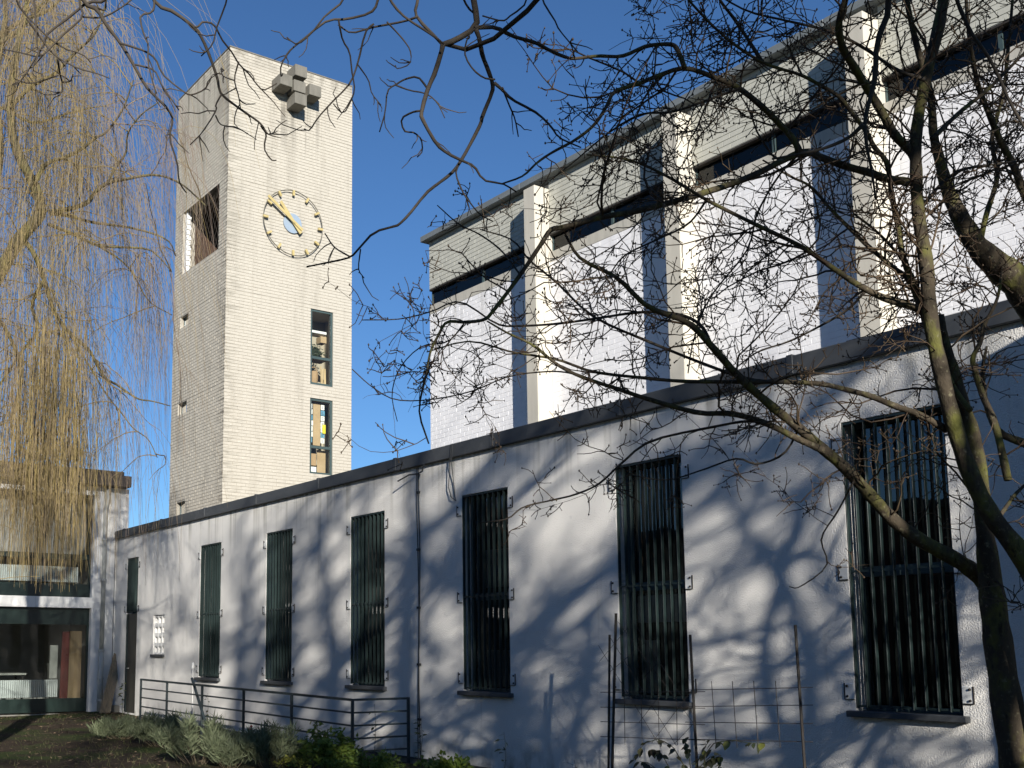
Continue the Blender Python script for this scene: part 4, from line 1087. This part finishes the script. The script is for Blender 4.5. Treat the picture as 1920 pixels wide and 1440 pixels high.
# --- foreground tree on the right (mossy, many buds)
T1D = 4.4
t1 = thing('budding_tree', 'mossy many-stemmed bare tree with round buds spreading before the church wall', 'tree', (4.95, 2.0, -.14))
stemA = [(1990,1200),(1922,1052),(1862,972),(1822,895),(1790,800),(1765,700),(1745,600),(1737,500),(1722,400),(1718,330),(1718,250),(1735,150),(1760,50),(1775,-40),(1790,-150)]
stemAw = [60,48,42,40,38,36,34,33,29,28,27,26,28,25,20]
stemB = [(1912,1480),(1907,1440),(1885,1300),(1868,1180),(1858,1100),(1847,1000),(1838,900),(1825,820),(1806,760),(1790,700),(1772,640),(1765,590)]
stemBw = [78,75,68,62,56,40,36,34,30,26,20,12]
limbK = [(2010,700),(1960,610),(1920,543),(1879,505),(1835,465),(1806,418),(1790,386),(1775,350),(1762,300),(1750,250),(1745,180),(1720,90),(1700,0),(1690,-80)]
limbKw = [85,82,78,68,50,42,36,30,24,20,17,14,12,8]
base = np.array([4.95, 2.0, -.16])
K1 = 1.15
def addlimb(root, name, P, wpx, m, n=None, sides=9, depth=T1D):
    n = n or max(8, 3*len(P))
    Q = cr(P, n)
    w_ = np.interp(np.linspace(0,1,n), np.linspace(0,1,len(wpx)), wpx)
    dep = (Q - EYE) @ FW
    R = w_/F*np.maximum(dep,1.5)/2*(.78 if root is t1 else (.62 if root.name.startswith('weeping') else 1))
    R = R*(1 + .06*np.sin(np.arange(n)*2.1))
    mb = MB(); mb.tube(Q, R, sides); build(name, mb, m, root, True)
    return Q, R
T1L = []
PB = limb3d(stemB, 4.3*K1, 4.5*K1); lo = PB[0]
PB = np.vstack([[base + (0,0,0), base*.45 + lo*.55], PB]); T1L.append(addlimb(t1, 'trunk', PB, [110,90]+stemBw, BARK, 44, 12))
PA = limb3d(stemA, 4.1*K1, 4.3*K1); PA = np.vstack([[base + (.25,-.25,0), base*.5 + PA[0]*.5 + (.12,-.05,0)], PA]); T1L.append(addlimb(t1, 'trunk', PA, [95,75]+stemAw, BARK, 50, 12))
PK = limb3d(limbK, 4.9*K1, 4.6*K1); PK = np.vstack([[(5.95,1.6,-.16),(5.9,1.75,1.2)], PK]); T1L.append(addlimb(t1, 'trunk', PK, [130,105]+limbKw, BARK, 50, 12))
T1B = [ # polyline (base -> tip), start width, end width, depth start, depth end, twig density
 ([(1858,1105),(1825,1072),(1787,1046),(1724,1012),(1675,975),(1637,934),(1587,880),(1543,842),(1500,804),(1445,760),(1384,705),(1335,650),(1290,605),(1215,575),(1157,521),(1089,485),(1060,440)], 40,6,4.5,4.2,9),
 ([(1545,845),(1500,825),(1439,795),(1373,776),(1310,774),(1224,751),(1157,729),(1089,706),(1044,683),(999,647),(953,625),(913,602)], 17,4,4.35,4.5,11),
 ([(1778,807),(1722,777),(1682,763),(1633,743),(1596,733),(1540,720),(1470,716),(1390,716),(1283,715),(1202,708),(1112,697),(1044,674),(960,660),(880,640),(800,660)], 17,3,4.2,4.6,9),
 ([(1742,588),(1710,575),(1663,561),(1625,543),(1596,526),(1558,500),(1500,461),(1415,420),(1325,375),(1250,330),(1180,300),(1100,290)], 19,4,4.25,4.0,9),
 ([(1735,600),(1704,526),(1675,502),(1625,459),(1590,425),(1560,395),(1520,350),(1480,330),(1430,300)], 14,4,4.25,4.5,9),
 ([(1740,610),(1719,555),(1701,505),(1690,467),(1684,424),(1672,365),(1663,306),(1640,277),(1625,248),(1596,210),(1573,181),(1538,160),(1500,140),(1430,117),(1360,70),(1300,10),(1260,-40)], 16,5,4.3,4.1,9),
 ([(1722,345),(1704,341),(1663,335),(1631,324),(1587,312),(1544,297),(1500,287),(1410,330),(1325,360),(1202,394),(1134,406),(1060,425),(1033,431),(1017,454),(995,487),(962,534),(926,581),(908,599),(872,604),(838,604),(822,629),(807,660),(800,700),(786,769),(804,832)], 20,4,4.25,3.9,7),
 ([(1500,287),(1488,262),(1465,236),(1430,201),(1386,166),(1342,146),(1284,128),(1232,143),(1197,157),(1153,172),(1138,198),(1115,233),(1079,262),(1035,286),(1006,306),(980,330),(940,345)], 16,4,4.2,3.9,9),
 ([(1284,128),(1270,93),(1255,83),(1211,87),(1167,105),(1120,105),(1065,109),(1010,85)], 12,6,4.05,4.0,6),
 ([(1718,300),(1704,280),(1681,257),(1666,233),(1646,198),(1625,163),(1599,122),(1579,87),(1573,44),(1585,0),(1600,-60)], 22,16,4.25,4.0,7),
 ([(1960,450),(1920,362),(1900,309),(1879,271),(1859,225),(1835,163),(1824,111),(1815,50),(1810,-30)], 20,7,4.7,4.4,9),
 ([(1890,900),(1867,800),(1844,745),(1830,701),(1824,672),(1838,642),(1847,607),(1870,560),(1880,500)], 18,6,4.6,4.8,9),
 ([(1960,850),(1920,831),(1872,809),(1850,760),(1842,700),(1850,650)], 24,6,4.7,4.9,8),
 ([(1820,770),(1800,745),(1785,720),(1770,680),(1755,640),(1738,580),(1700,500),(1650,440),(1600,400)], 14,5,4.35,4.7,9),
 ([(1470,716),(1410,712),(1340,690),(1215,640),(1112,593),(1044,530),(994,489),(960,450),(900,430)], 9,3,4.35,4.7,9),
 ([(1335,650),(1318,615),(1290,595),(1247,586),(1193,586),(1112,598),(1044,607),(976,611),(931,607),(863,566),(809,584),(750,598),(678,600)], 9,2.5,4.3,4.7,9),
 ([(1089,706),(1060,698),(1021,697),(953,706),(886,733),(809,749),(741,749),(696,724),(660,692)], 4,2.5,4.6,4.8,8),
 ([(1439,795),(1400,790),(1340,800),(1221,827),(1163,871),(1123,907),(1079,927),(1034,938),(981,951),(950,973),(897,980)], 7,3,4.5,4.8,5),
 ([(1500,800),(1470,850),(1420,870),(1380,860),(1320,880),(1250,900),(1180,890)], 6,3,4.4,4.9,8),
 ([(1600,904),(1570,960),(1540,1010),(1550,1060),(1500,1100),(1480,1100)], 5,2.5,4.4,4.9,6),
 ([(1845,1010),(1880,960),(1910,920),(1960,880)], 12,6,4.5,4.9,6),
 ([(1500,287),(1460,330),(1420,400),(1400,470),(1330,560),(1300,640),(1290,700)], 6,3,4.2,4.6,9),
 ([(1748,260),(1800,210),(1850,170),(1900,120),(1960,60)], 12,6,4.2,4.5,9),
 ([(1835,465),(1850,400),(1870,330),(1860,260),(1880,180),(1890,100),(1900,-20)], 14,6,4.8,4.9,9),
 ([(1735,150),(1680,130),(1620,90),(1560,60),(1480,40),(1400,20),(1330,-20)], 10,4,4.2,4.2,10),
 ([(1720,400),(1760,350),(1800,320),(1850,310),(1930,300)], 10,5,4.2,4.4,8),
 ([(1430,117),(1380,40),(1350,0),(1330,-50)], 9,5,4.15,4.2,8),
 ([(1386,166),(1320,190),(1260,210),(1200,215),(1140,250),(1080,300),(1030,340)], 7,3,4.15,4.4,10),
 ([(1325,375),(1290,420),(1230,450),(1170,480),(1140,520),(1110,560)], 6,3,4.1,4.5,10),
 ([(1625,543),(1590,580),(1540,610),(1480,640),(1420,660),(1380,690)], 7,3,4.3,4.7,9),
 ([(976,516),(940,470),(900,440),(860,420),(820,385)], 5,2.5,3.95,4.3,9),
 ([(872,604),(840,640),(790,650),(750,690),(735,740),(745,790)], 4,2,3.95,4.4,10),
]
for pl_, w0, w1, d0, d1, dn in T1B:
    P = limb3d(pl_, d0*K1, d1*K1, .05)
    n = len(pl_); Q, R = addlimb(t1, 'branch', P, list(np.linspace(w0, w1, n)), BARK if w0 > 11 else BARKD, None, 8 if w0 > 11 else 6)
    T1L.append((Q, R, dn))
tb = TB(); buds = []
for e in T1L[3:]:
    twiggy(e[0], e[1], tb, buds, e[2]*1.25, up=.08)
for e in T1L[:3]:
    k = len(e[0])//3
    twiggy(e[0][k:], e[1][k:], tb, buds, 6.5, L1=(.3,.8))
v, f, t = tb.mesh(3); kind(buildnp('twigs', v, f, TWIG, t1, tint=t), 'stuff')
v, f = buds_mesh([b[0] for b in buds], [b[1] for b in buds]); kind(buildnp('buds', v, f, BUD, t1), 'stuff')
print('t1 twigs', len(v), sum(len(x) for x in tb.g.values()))

# --- tree behind the viewer whose bare branches hang into the top of the picture
t2 = thing('overhanging_tree', 'tall bare tree whose dark curling twigs hang in before the sky and tower', 'tree', (2.56, -3.1, -.14))
trunk = np.array([(2.56,-3.1,-.16),(2.56,-3.1,1.2),(2.52,-3.08,2.6),(2.5,-3.0,4.0),(2.5,-2.8,5.2),(2.6,-2.4,6.4),(2.8,-2.0,7.6),(3.0,-1.8,8.8)])
Qt = cr(trunk, 30); mb = MB(); mb.tube(Qt, np.linspace(.24,.09,30)*(1+.04*np.sin(np.arange(30)*1.7)), 12); build('trunk', mb, BARKD, t2, True)
fork = Qt[17]
T2B = [ # entry limb first (reaches the trunk), then branches
 ([(885,-60),(890,0),(892,52),(857,70),(831,82),(828,88),(814,137),(802,169),(790,210),(793,227),(817,268),(837,286),(863,303),(887,315),(910,335),(945,341),(971,356)], 14,3,1),
 ([(892,52),(898,70),(904,105),(913,128),(925,152),(919,175),(904,216),(901,233),(881,271),(863,300),(849,324),(825,344),(802,362),(767,397),(750,420),(735,425),(700,437),(674,470),(652,483),(620,492),(576,501)], 10,3.5,0),
 ([(892,52),(927,55),(962,64),(1006,82),(1035,99),(1065,109)], 9,6,0),
 ([(652,483),(631,463),(609,439)], 3.5,2.5,0), ([(678,468),(674,507),(682,522)], 3,2,0),
 ([(925,152),(942,169),(962,187),(1006,213),(1030,239),(1050,257),(1088,277)], 7,3,0), ([(942,169),(957,198),(967,222),(973,260)], 4,2.5,0),
 ([(831,82),(814,70),(782,32),(785,0),(790,-50)], 7,6,1), ([(782,33),(752,38),(700,51),(660,60),(640,50)], 5,3,0), ([(720,-40),(730,0),(758,30),(800,60),(831,82)], 6,4,1),
 ([(790,208),(773,207),(755,225),(760,248),(773,249),(787,262),(793,286),(783,293)], 4.5,2.5,0),
 ([(802,169),(782,146),(758,149),(744,159),(726,169),(722,210),(710,248)], 4.5,2.5,0), ([(744,159),(770,168),(800,175),(820,195),(835,222)], 3.5,2,0),
 ([(726,40),(745,60),(760,80),(770,100),(765,120),(750,130),(738,124)], 3.5,2,0),
 ([(863,303),(855,325),(870,360),(883,380),(900,400),(925,415)], 4,2.5,0),
 ([(140,-70),(153,0),(182,18),(204,44),(226,80),(252,120),(277,164),(310,197),(323,226),(321,255),(332,303),(339,339),(352,359)], 9,2.5,1),
 ([(226,80),(270,95),(292,113),(310,142),(343,171),(365,177),(386,164),(399,142)], 4.5,2.5,0), ([(252,120),(288,128),(303,160),(321,182),(334,208)], 4,2.5,0),
 ([(280,-60),(292,0),(328,26),(365,53),(379,77),(397,113),(405,149),(412,175),(441,199),(467,215),(489,233),(498,252),(496,277),(507,299),(520,307)], 8,2.5,1),
 ([(412,175),(403,197),(405,215),(379,252),(352,273)], 3.5,2.2,0), ([(404,215),(412,230),(436,241)], 3,2,0),
 ([(367,52),(372,44),(383,38),(401,47),(416,73),(434,95),(448,120),(467,139),(478,160),(494,170),(518,155)], 4.5,2.5,0),
 ([(446,117),(439,149),(447,182),(452,204)], 3.5,2,0), ([(439,149),(423,146),(410,128)], 2.8,2,0), ([(489,233),(500,252),(518,245)], 2.6,2,0),
 ([(282,-60),(286,0),(283,18),(261,31),(270,62),(279,84),(279,120),(283,153),(292,175)], 5,2.5,1),
 ([(430,-60),(423,0),(405,51),(394,84),(379,106)], 4,2.5,1),
 ([(720,-60),(710,0),(693,22),(649,35),(616,40),(576,69),(558,78),(543,98),(529,124),(527,142),(531,137)], 6,2.5,1), ([(655,-60),(645,0),(612,29),(583,62),(558,78),(538,71)], 5,2.5,1),
 ([(634,36),(640,73),(653,95),(660,135),(662,164),(656,190),(643,211),(625,197)], 4,2.3,0), ([(700,44),(689,62),(671,120),(656,157),(627,190),(598,219),(580,241),(573,243)], 4.5,2.5,0),
 ([(671,120),(690,150),(700,170),(712,195)], 3,2,0),
 ([(215,-60),(200,0),(167,8),(133,36),(92,64),(80,83),(67,111),(40,150),(20,158)], 7,2.5,1), ([(158,-60),(150,0),(158,33),(125,64),(103,80),(75,105),(40,100),(0,90)], 5,2.5,1),
 ([(50,33),(67,61),(86,86),(108,111),(144,125),(178,136),(206,146)], 4.5,2.3,0), ([(108,111),(110,139),(119,155),(117,170),(105,178)], 4,2.3,0), ([(119,155),(132,152),(139,140)],3,2,0), ([(110,139),(80,150),(55,158),(30,150)],3,2,0),
 ([(55,-60),(60,0),(67,56),(67,83),(72,105),(64,130),(80,140)], 4.5,2.3,1), ([(20,-60),(30,0),(60,40),(110,80),(150,100),(170,118)], 4.5,2.3,1),
 ([(158,33),(190,30),(225,15),(258,-10)], 4,3,0), ([(175,10),(196,20),(198,0),(196,-30)], 4,3,0),
 ([(1625,-80),(1666,0),(1646,82),(1637,146),(1628,204),(1621,233),(1625,277),(1631,315),(1643,373)], 14,4,1), ([(1621,233),(1587,260),(1544,277),(1500,288),(1450,300)], 9,4,0),
 ([(1780,-60),(1792,0),(1821,58),(1850,105),(1876,146),(1894,190),(1920,233),(1950,280)], 8,5,1),
 ([(985,-50),(990,0),(960,30),(940,40),(905,30)], 4,3,1), ([(1010,-50),(1020,0),(1040,40),(1050,60),(1085,100)], 4,2.5,1), ([(845,-50),(870,10),(888,30)], 5,4,1), ([(925,152),(905,150),(885,130),(872,100),(875,70),(890,52)], 4,3,0),
]
tb = TB(); buds2 = []
for pl_, w0, w1, ent in T2B:
    dd = 3.9 + .25*sin(pl_[0][0]*.01)
    n = len(pl_)
    P = limb3d(pl_, dd, dd + random.uniform(-.15,.25), .03); ws = list(np.linspace(w0, w1, n))
    if ent:
        top = Qt[random.randint(17, 27)]; a = P[0]; tan = unit(P[1]-P[0])
        c1 = top + np.array([0,0,.5]) + .35*(a-top); c2 = a - tan*.9
        u = np.linspace(0, 1, 22)[:, None]
        B = (1-u)**3*top + 3*u*(1-u)**2*c1 + 3*u*u*(1-u)*c2 + u**3*a
        mb = MB(); rr = PXM(w0, dd); mb.tube(B, np.linspace(rr*3.5, rr, 22), 8); build('bough', mb, BARKD, t2, True)
    P = P + rng.normal(0, .0035, P.shape)
    Q, R = addlimb(t2, 'branch', P, [w_*.92 for w_ in ws], BARKD, max(7, 2*len(P)+1), 7)
    Q = np.array(Q)
    if w1 < 3.2: # little curled spurs along the ends
        tot = len(Q)
        for _ in range(3):
            i = random.randint(tot//2, tot-2); t_ = unit(Q[i+1]-Q[i]); q = grow(Q[i], unit(t_ + unit(np.cross(t_, rng.normal(0,1,3)))*1.1), random.uniform(.03,.13), 5, .25, .03)
            tb.add(q, np.linspace(.0028,.0015,5), random.random())
    if pl_[0][0] > 820 and w0 < 12: twiggy(Q[len(Q)//3:], R[len(Q)//3:], tb, buds2, 1.6, L1=(.15,.4), L2=(.04,.12))
# upper crown of the same tree (out of view, gives the wall its shadows)
def crown(root, start_list, levels, tb, r0, Lr, n0, wig=.16, ratio=.62, m=BTREE, spread=.9):
    cur = start_list
    for lv in range(levels):
        nxt = []
        for (p, d, L, r) in cur:
            Q = grow(p, d, L, 7, wig, -.015); tb.add(Q, np.linspace(r, r*.55, 7), random.random())
            for k in range(n0[lv]):
                u = random.uniform(.25, 1)*6; j = min(int(u),5); pp = Q[j]+(Q[j+1]-Q[j])*(u-j); t_ = unit(Q[j+1]-Q[j])
                nd = unit(t_*random.uniform(.5,1.1) + unit(np.cross(t_, rng.normal(0,1,3)))*spread + np.array([0,0,.12]))
                nxt.append((pp, nd, L*ratio*random.uniform(.7,1.25), r*.5))
        cur = nxt
crown(t2, [(Qt[i], unit(rng.normal(0,1,3)*np.array([1,1,.3]) + np.array([-.2,-.6,.5])), random.uniform(1.6,2.8), .05) for i in range(17, 30)], 4, tb, 0, 0, [4,4,4,0])
v, f, t = tb.mesh(3); kind(buildnp('twigs', v, f, TWIGD, t2, tint=t), 'stuff')
if buds2:
    v, f = buds_mesh([b[0] for b in buds2], [b[1] for b in buds2]); kind(buildnp('buds', v, f, BUD, t2), 'stuff')

# --- garden trees behind the viewer: they cast the dappled shade on the wall
def garden_tree(x, y, h, r, lab, nl=9, seed=0, cr0=.42, spread=.8, n=(5,5,4,3,0)):
    root = thing('garden_tree', lab, 'tree', (x, y, -.14), 'bare garden trees behind the lawn')
    tr = np.array([(x,y,-.16),(x+.05,y+.05,h*.2),(x+random.uniform(-.2,.2),y+random.uniform(-.2,.2),h*.45),(x+random.uniform(-.4,.4),y,h*.7),(x,y+.2,h*.95)])
    Q = cr(tr, 24); mb = MB(); mb.tube(Q, np.linspace(r, r*.25, 24), 12); build('trunk', mb, BTREE, root, True)
    tb = TB(); st = []
    for k in range(nl):
        i = int(np.interp(k/(nl-1), [0,1], [24*cr0, 22])); a = k*2.4 + random.random()
        st.append((Q[i], np.array([cos(a), sin(a), random.uniform(.35,.8)]), random.uniform(.24,.34)*h*(1.15-k/nl*.6), r*.42*(1-.5*k/nl)))
    crown(root, st, 5, tb, 0, 0, n, spread=spread)
    v, f, t = tb.mesh(4); kind(buildnp('crown', v, f, BTREE, root, tint=t), 'stuff')
for gx, gy, gh, gr, lab in (
    (-2.6, -9.2, 14.5, .26, 'tall bare garden tree with wide crown standing nearest the willow behind the path'),
    (-0.6, -11.5, 13.0, .28, 'tall bare garden tree standing in the middle of the row behind the lawn'),
    (1.2, -16.5, 13.0, .27, 'tall bare garden tree at the street end of the row'),
    (-1.0, -8.2, 13.2, .24, 'bare garden tree crowding its neighbour, second in the row from the willow'),
    (-4.5, -15.2, 16.0, .30, 'tallest bare garden tree standing behind the row'),
    ):
    garden_tree(gx, gy, gh, gr*1.25, lab, cr0=.45, nl=8, n=(3,3,3,0,0))
garden_tree(6.2, -1.7, 6.6, .11, 'small spreading bare tree beside the porch', nl=9, cr0=.32, n=(4,3,3,2,0))
garden_tree(7.25, 0.85, 4.6, .06, 'small bare shrub tree close before the porch corner', nl=9, cr0=.22, n=(3,3,2,0,0))
garden_tree(5.7, 0.1, 5.6, .07, 'bare young tree before the small spreading one', nl=9, cr0=.3, n=(3,3,3,0,0))
garden_tree(4.9, -3.6, 7.6, .12, 'slender bare tree between the porch and the overhanging tree', nl=9, cr0=.36, n=(4,3,3,2,0))

# --- house across the garden (unseen; known from window reflections, enlarged to block sky fill)
ho = thing('brick_house', 'dark brick house with grey pitched roof across the garden', 'house', (-16, 2.5, -.14))
mb = MB(); mb.box(-21, -11, -8, 13, -.3, 8.6); build('wall', mb, HBRICK, ho)
mb = MB(); mb.box(-20, -11.4, 13.01, 60, -.3, 5.8); build('wing_wall', mb, HBRICK, ho)
mb = MB(); mb.bevbox(-20.3, -11.1, 13.02, 60.3, 5.802, 6.1, .02); build('wing_roof', mb, FASC, ho)
mb = MB(); mb.add([(-21.5,-8.5,8.5),(-10.5,-8.5,8.5),(-10.5,13.5,8.5),(-21.5,13.5,8.5),(-16,-8.5,13.0),(-16,13.5,13.0)], [(0,3,2,1),(1,2,5,4),(3,0,4,5),(0,1,4),(2,3,5)]); build('roof', mb, FASC, ho)
for zz in (1.0, 3.7, 6.4):
    for yy in np.arange(-6.2, 11, 3.4):
        mb = MB(); mb.box(-11.02, -10.97, yy, yy+1.2, zz, zz+1.5); hw = build('window', mb, WHITEP, ho)
        mb = MB(); mb.quad((-10.965,yy+.07,zz+.07),(-10.965,yy+1.13,zz+.07),(-10.965,yy+1.13,zz+1.43),(-10.965,yy+.07,zz+1.43)); build('pane', mb, GREENP, hw)

# --- weeping willow before the hall
WD = 17.0
wil = thing('weeping_willow', 'large weeping willow with golden hanging twigs before the hall', 'willow', (3.0, 15.6, -.1))
wb = np.array([3.3, 16.3, -.14])
WL = [
 ([(-95,620),(-20,540),(35,450),(75,400),(64,347),(30,278),(20,200),(30,100),(50,10),(70,-80)], 46,12,17,16.5),
 ([(64,347),(86,308),(125,294),(155,278),(180,258),(200,247),(230,205),(250,150)], 14,4,16.8,16.2),
 ([(94,400),(158,383),(178,361),(200,344),(236,336),(292,328),(340,345),(385,385)], 16,4,16.8,16.0),
 ([(200,344),(217,314),(236,286),(240,250),(265,215),(300,190)], 9,3,16.6,16.0),
 ([(35,440),(62,473),(83,525),(100,580),(128,622),(167,657),(194,705),(222,723),(257,747),(285,752),(319,761)], 16,3,17,17.4),
 ([(94,400),(130,405),(174,417),(250,428),(312,449),(330,480)], 12,3,16.8,17.6),
 ([(90,420),(140,440),(187,461),(271,466),(299,483),(322,510)], 11,3,16.8,16.3),
 ([(83,525),(60,570),(70,620),(40,660),(0,720),(-40,760)], 12,5,17,18),
 ([(140,440),(200,470),(243,504),(278,563),(323,591)], 8,2.5,16.9,17.5),
 ([(20,200),(60,160),(100,140),(140,100),(180,60),(200,0)], 14,4,16.6,16.0),
 ([(0,80),(30,60),(60,30),(100,-20)], 14,6,17.2,17.5),
 ([(-60,200),(0,75),(40,40),(90,20),(140,-30)], 18,5,18,18.5),
 ([(128,622),(170,690),(200,740),(226,772),(250,803),(278,824),(295,858)], 6,2.5,17.1,17.6),
 ([(-95,620),(-60,480),(-20,380),(0,280),(-10,150),(10,40),(0,-80)], 34,12,17.6,18.4),
 ([(-60,560),(0,600),(40,700),(20,800),(60,860)], 14,6,17.4,18.4),
 ([(-80,300),(-20,200),(60,230),(120,215),(180,200)], 12,4,18,18.6),
]
wlim = []
for k, (pl_, w0, w1, d0, d1) in enumerate(WL):
    P = limb3d(pl_, d0, d1, .1)
    ws = list(np.linspace(w0, w1, len(pl_)))
    if k == 0: P = np.vstack([[wb, wb*.6 + P[0]*.4 + (.1,0,.3)], P]); ws = [85, 65] + ws
    if k == 13: P = np.vstack([[wb + (0,.1,1.2), wb*.5 + P[0]*.5], P]); ws = [55, 45] + ws
    Q, R = addlimb(wil, 'trunk' if k == 0 else 'branch', P, ws, WBARK, None, 9)
    wlim.append((Q[8:] if k == 0 else Q, R))
tb = TB()
def strand(p, d, L, r, tint):
    n = 11; pts = [np.array(p)]; d = unit(np.asarray(d, float)); s = L/(n-1)
    g_ = random.uniform(.35,.6); sway = rng.normal(0,.02,3)
    for i in range(n-1):
        d = unit(d + np.array([0,0,-g_]) + sway + rng.normal(0,.045,3)); pts.append(pts[-1]+d*s)
    pts = np.array(pts)
    if pts[-1][2] < 2.6: return None
    tb.add(pts, np.linspace(r, r*.45, n), tint); return pts
nst = 0
for wi, (Q, R) in enumerate(wlim):
    seg = np.linalg.norm(np.diff(Q,axis=0),axis=1); tot = seg.sum(); cum = np.concatenate([[0],np.cumsum(seg)])
    for _ in range(int(tot*6.5)):
        s = random.uniform(.08,1)*tot; p = np.array([np.interp(s,cum,Q[:,i]) for i in range(3)]); i = min(np.searchsorted(cum,s),len(Q)-1)
        t_ = unit(Q[i]-Q[i-1])
        d = unit(unit(rng.normal(0,1,3)*np.array([1,1,.35])) + .5*t_ + np.array([0,0,.45]))
        L = random.uniform(.5,1.7)
        B_ = grow(p, d, L, 9, .14, .09)
        ux, uy, uz = pix(B_[-1])
        if ux > 345 or (ux > 170 and random.random() < .45): continue
        gold = np.clip(.25 + .65*np.exp(-((ux-95)/70.)**2) + random.gauss(0,.2), 0, 1)
        tb.add(B_, np.linspace(.011,.004,9), gold)
        for k in range(random.randint(10,16)):
            u = random.uniform(.15,1)*8; j = min(int(u),7); pp = B_[j]+(B_[j+1]-B_[j])*(u-j)
            Lm = random.uniform(.8,3.2)
            if ux < 210 and random.random() < .45: Lm = random.uniform(2.2,5.6)
            st_ = strand(pp, unit(B_[j+1]-B_[j]) + rng.normal(0,.45,3)*np.array([1,1,.5]), Lm, random.uniform(.0022,.0036), np.clip(gold+random.gauss(0,.18),0,1)); nst += 1
            if st_ is not None and random.random() < .5:
                for _k in range(2):
                    jj = random.randint(2,7); strand(st_[jj], unit(st_[jj+1]-st_[jj]) + rng.normal(0,.5,3), Lm*.4, .0024, np.clip(gold+random.gauss(0,.2),0,1))
# long golden curtain hanging in front of the hall's upper window
for k in range(430):
    ux = random.gauss(95, 42) if random.random() < .75 else random.uniform(-30, 180)
    p = atd(ux, random.uniform(560, 830), random.uniform(15.6,17.6))
    end = random.uniform(950, 1115) if abs(ux-100) < 55 else random.uniform(880, 1080)
    q = atd(ux, end, (p-EYE)@FW); L = max(.8, p[2]-q[2])
    if q[2] < 2.4: L -= (2.4-q[2])
    n = 11; zz = np.linspace(0, L, n); x_ = np.cumsum(rng.normal(0,.012,n)); y_ = np.cumsum(rng.normal(0,.012,n))
    pts = np.stack([p[0]+x_, p[1]+y_, p[2]-zz], -1)
    tb.add(pts, np.linspace(.004,.002,n), np.clip(.66+random.gauss(0,.25),0,1))
    for _k in range(3):
        j = random.randint(1,8); strand(pts[j], np.array([random.gauss(0,.5),random.gauss(0,.5),-.8]), random.uniform(.4,1.3), .0026, np.clip(.7+random.gauss(0,.22),0,1))
v, f, t = tb.mesh(3); kind(buildnp('hanging_twigs', v, f, WTWIG, wil, tint=t), 'stuff')
print('willow', len(f), nst)
# mistletoe ball
mc = atd(140, 850, 16.8); ms_ = TB()
for k in range(420):
    d = unit(rng.normal(0,1,3)); Q = grow(mc, d, random.uniform(.12,.24), 4, .2); ms_.add(Q, (.004,.003,.002,.002), random.random())
v, f, t = ms_.mesh(3)
mo = buildnp('mistletoe_ball', v, f, WTWIG, None, tint=t); tag(mo, 'round olive-brown mistletoe ball hanging in the willow above the hall roof', 'mistletoe')
# distant bare tree beyond the corner of hall and aisle
dt = thing('distant_tree', 'thin bare treetop showing between the hall roof and the church corner', 'tree', (13.5, 44, -.14))
tb = TB(); Q = cr(np.array([(13.2,44,-.2),(13.3,44,3),(13.1,44,5.5),(13.0,44,7.4)]), 14); mb = MB(); mb.tube(Q, np.linspace(.16,.05,14), 8); build('trunk', mb, BTREE, dt, True)
crown(dt, [(Q[8+k%6], np.array([cos(k*2.4),sin(k*2.4),random.uniform(.1,.8)]), random.uniform(1.4,2.4), .03) for k in range(14)], 4, tb, 0, 0, [4,4,3,0])
v, f, t = tb.mesh(3); kind(buildnp('crown', v, f, TWIG, dt, tint=t), 'stuff')

# ------------------------------------------------------------------ render settings
S.render.engine = 'CYCLES'
S.cycles.max_bounces = 8
S.cycles.transparent_max_bounces = 16
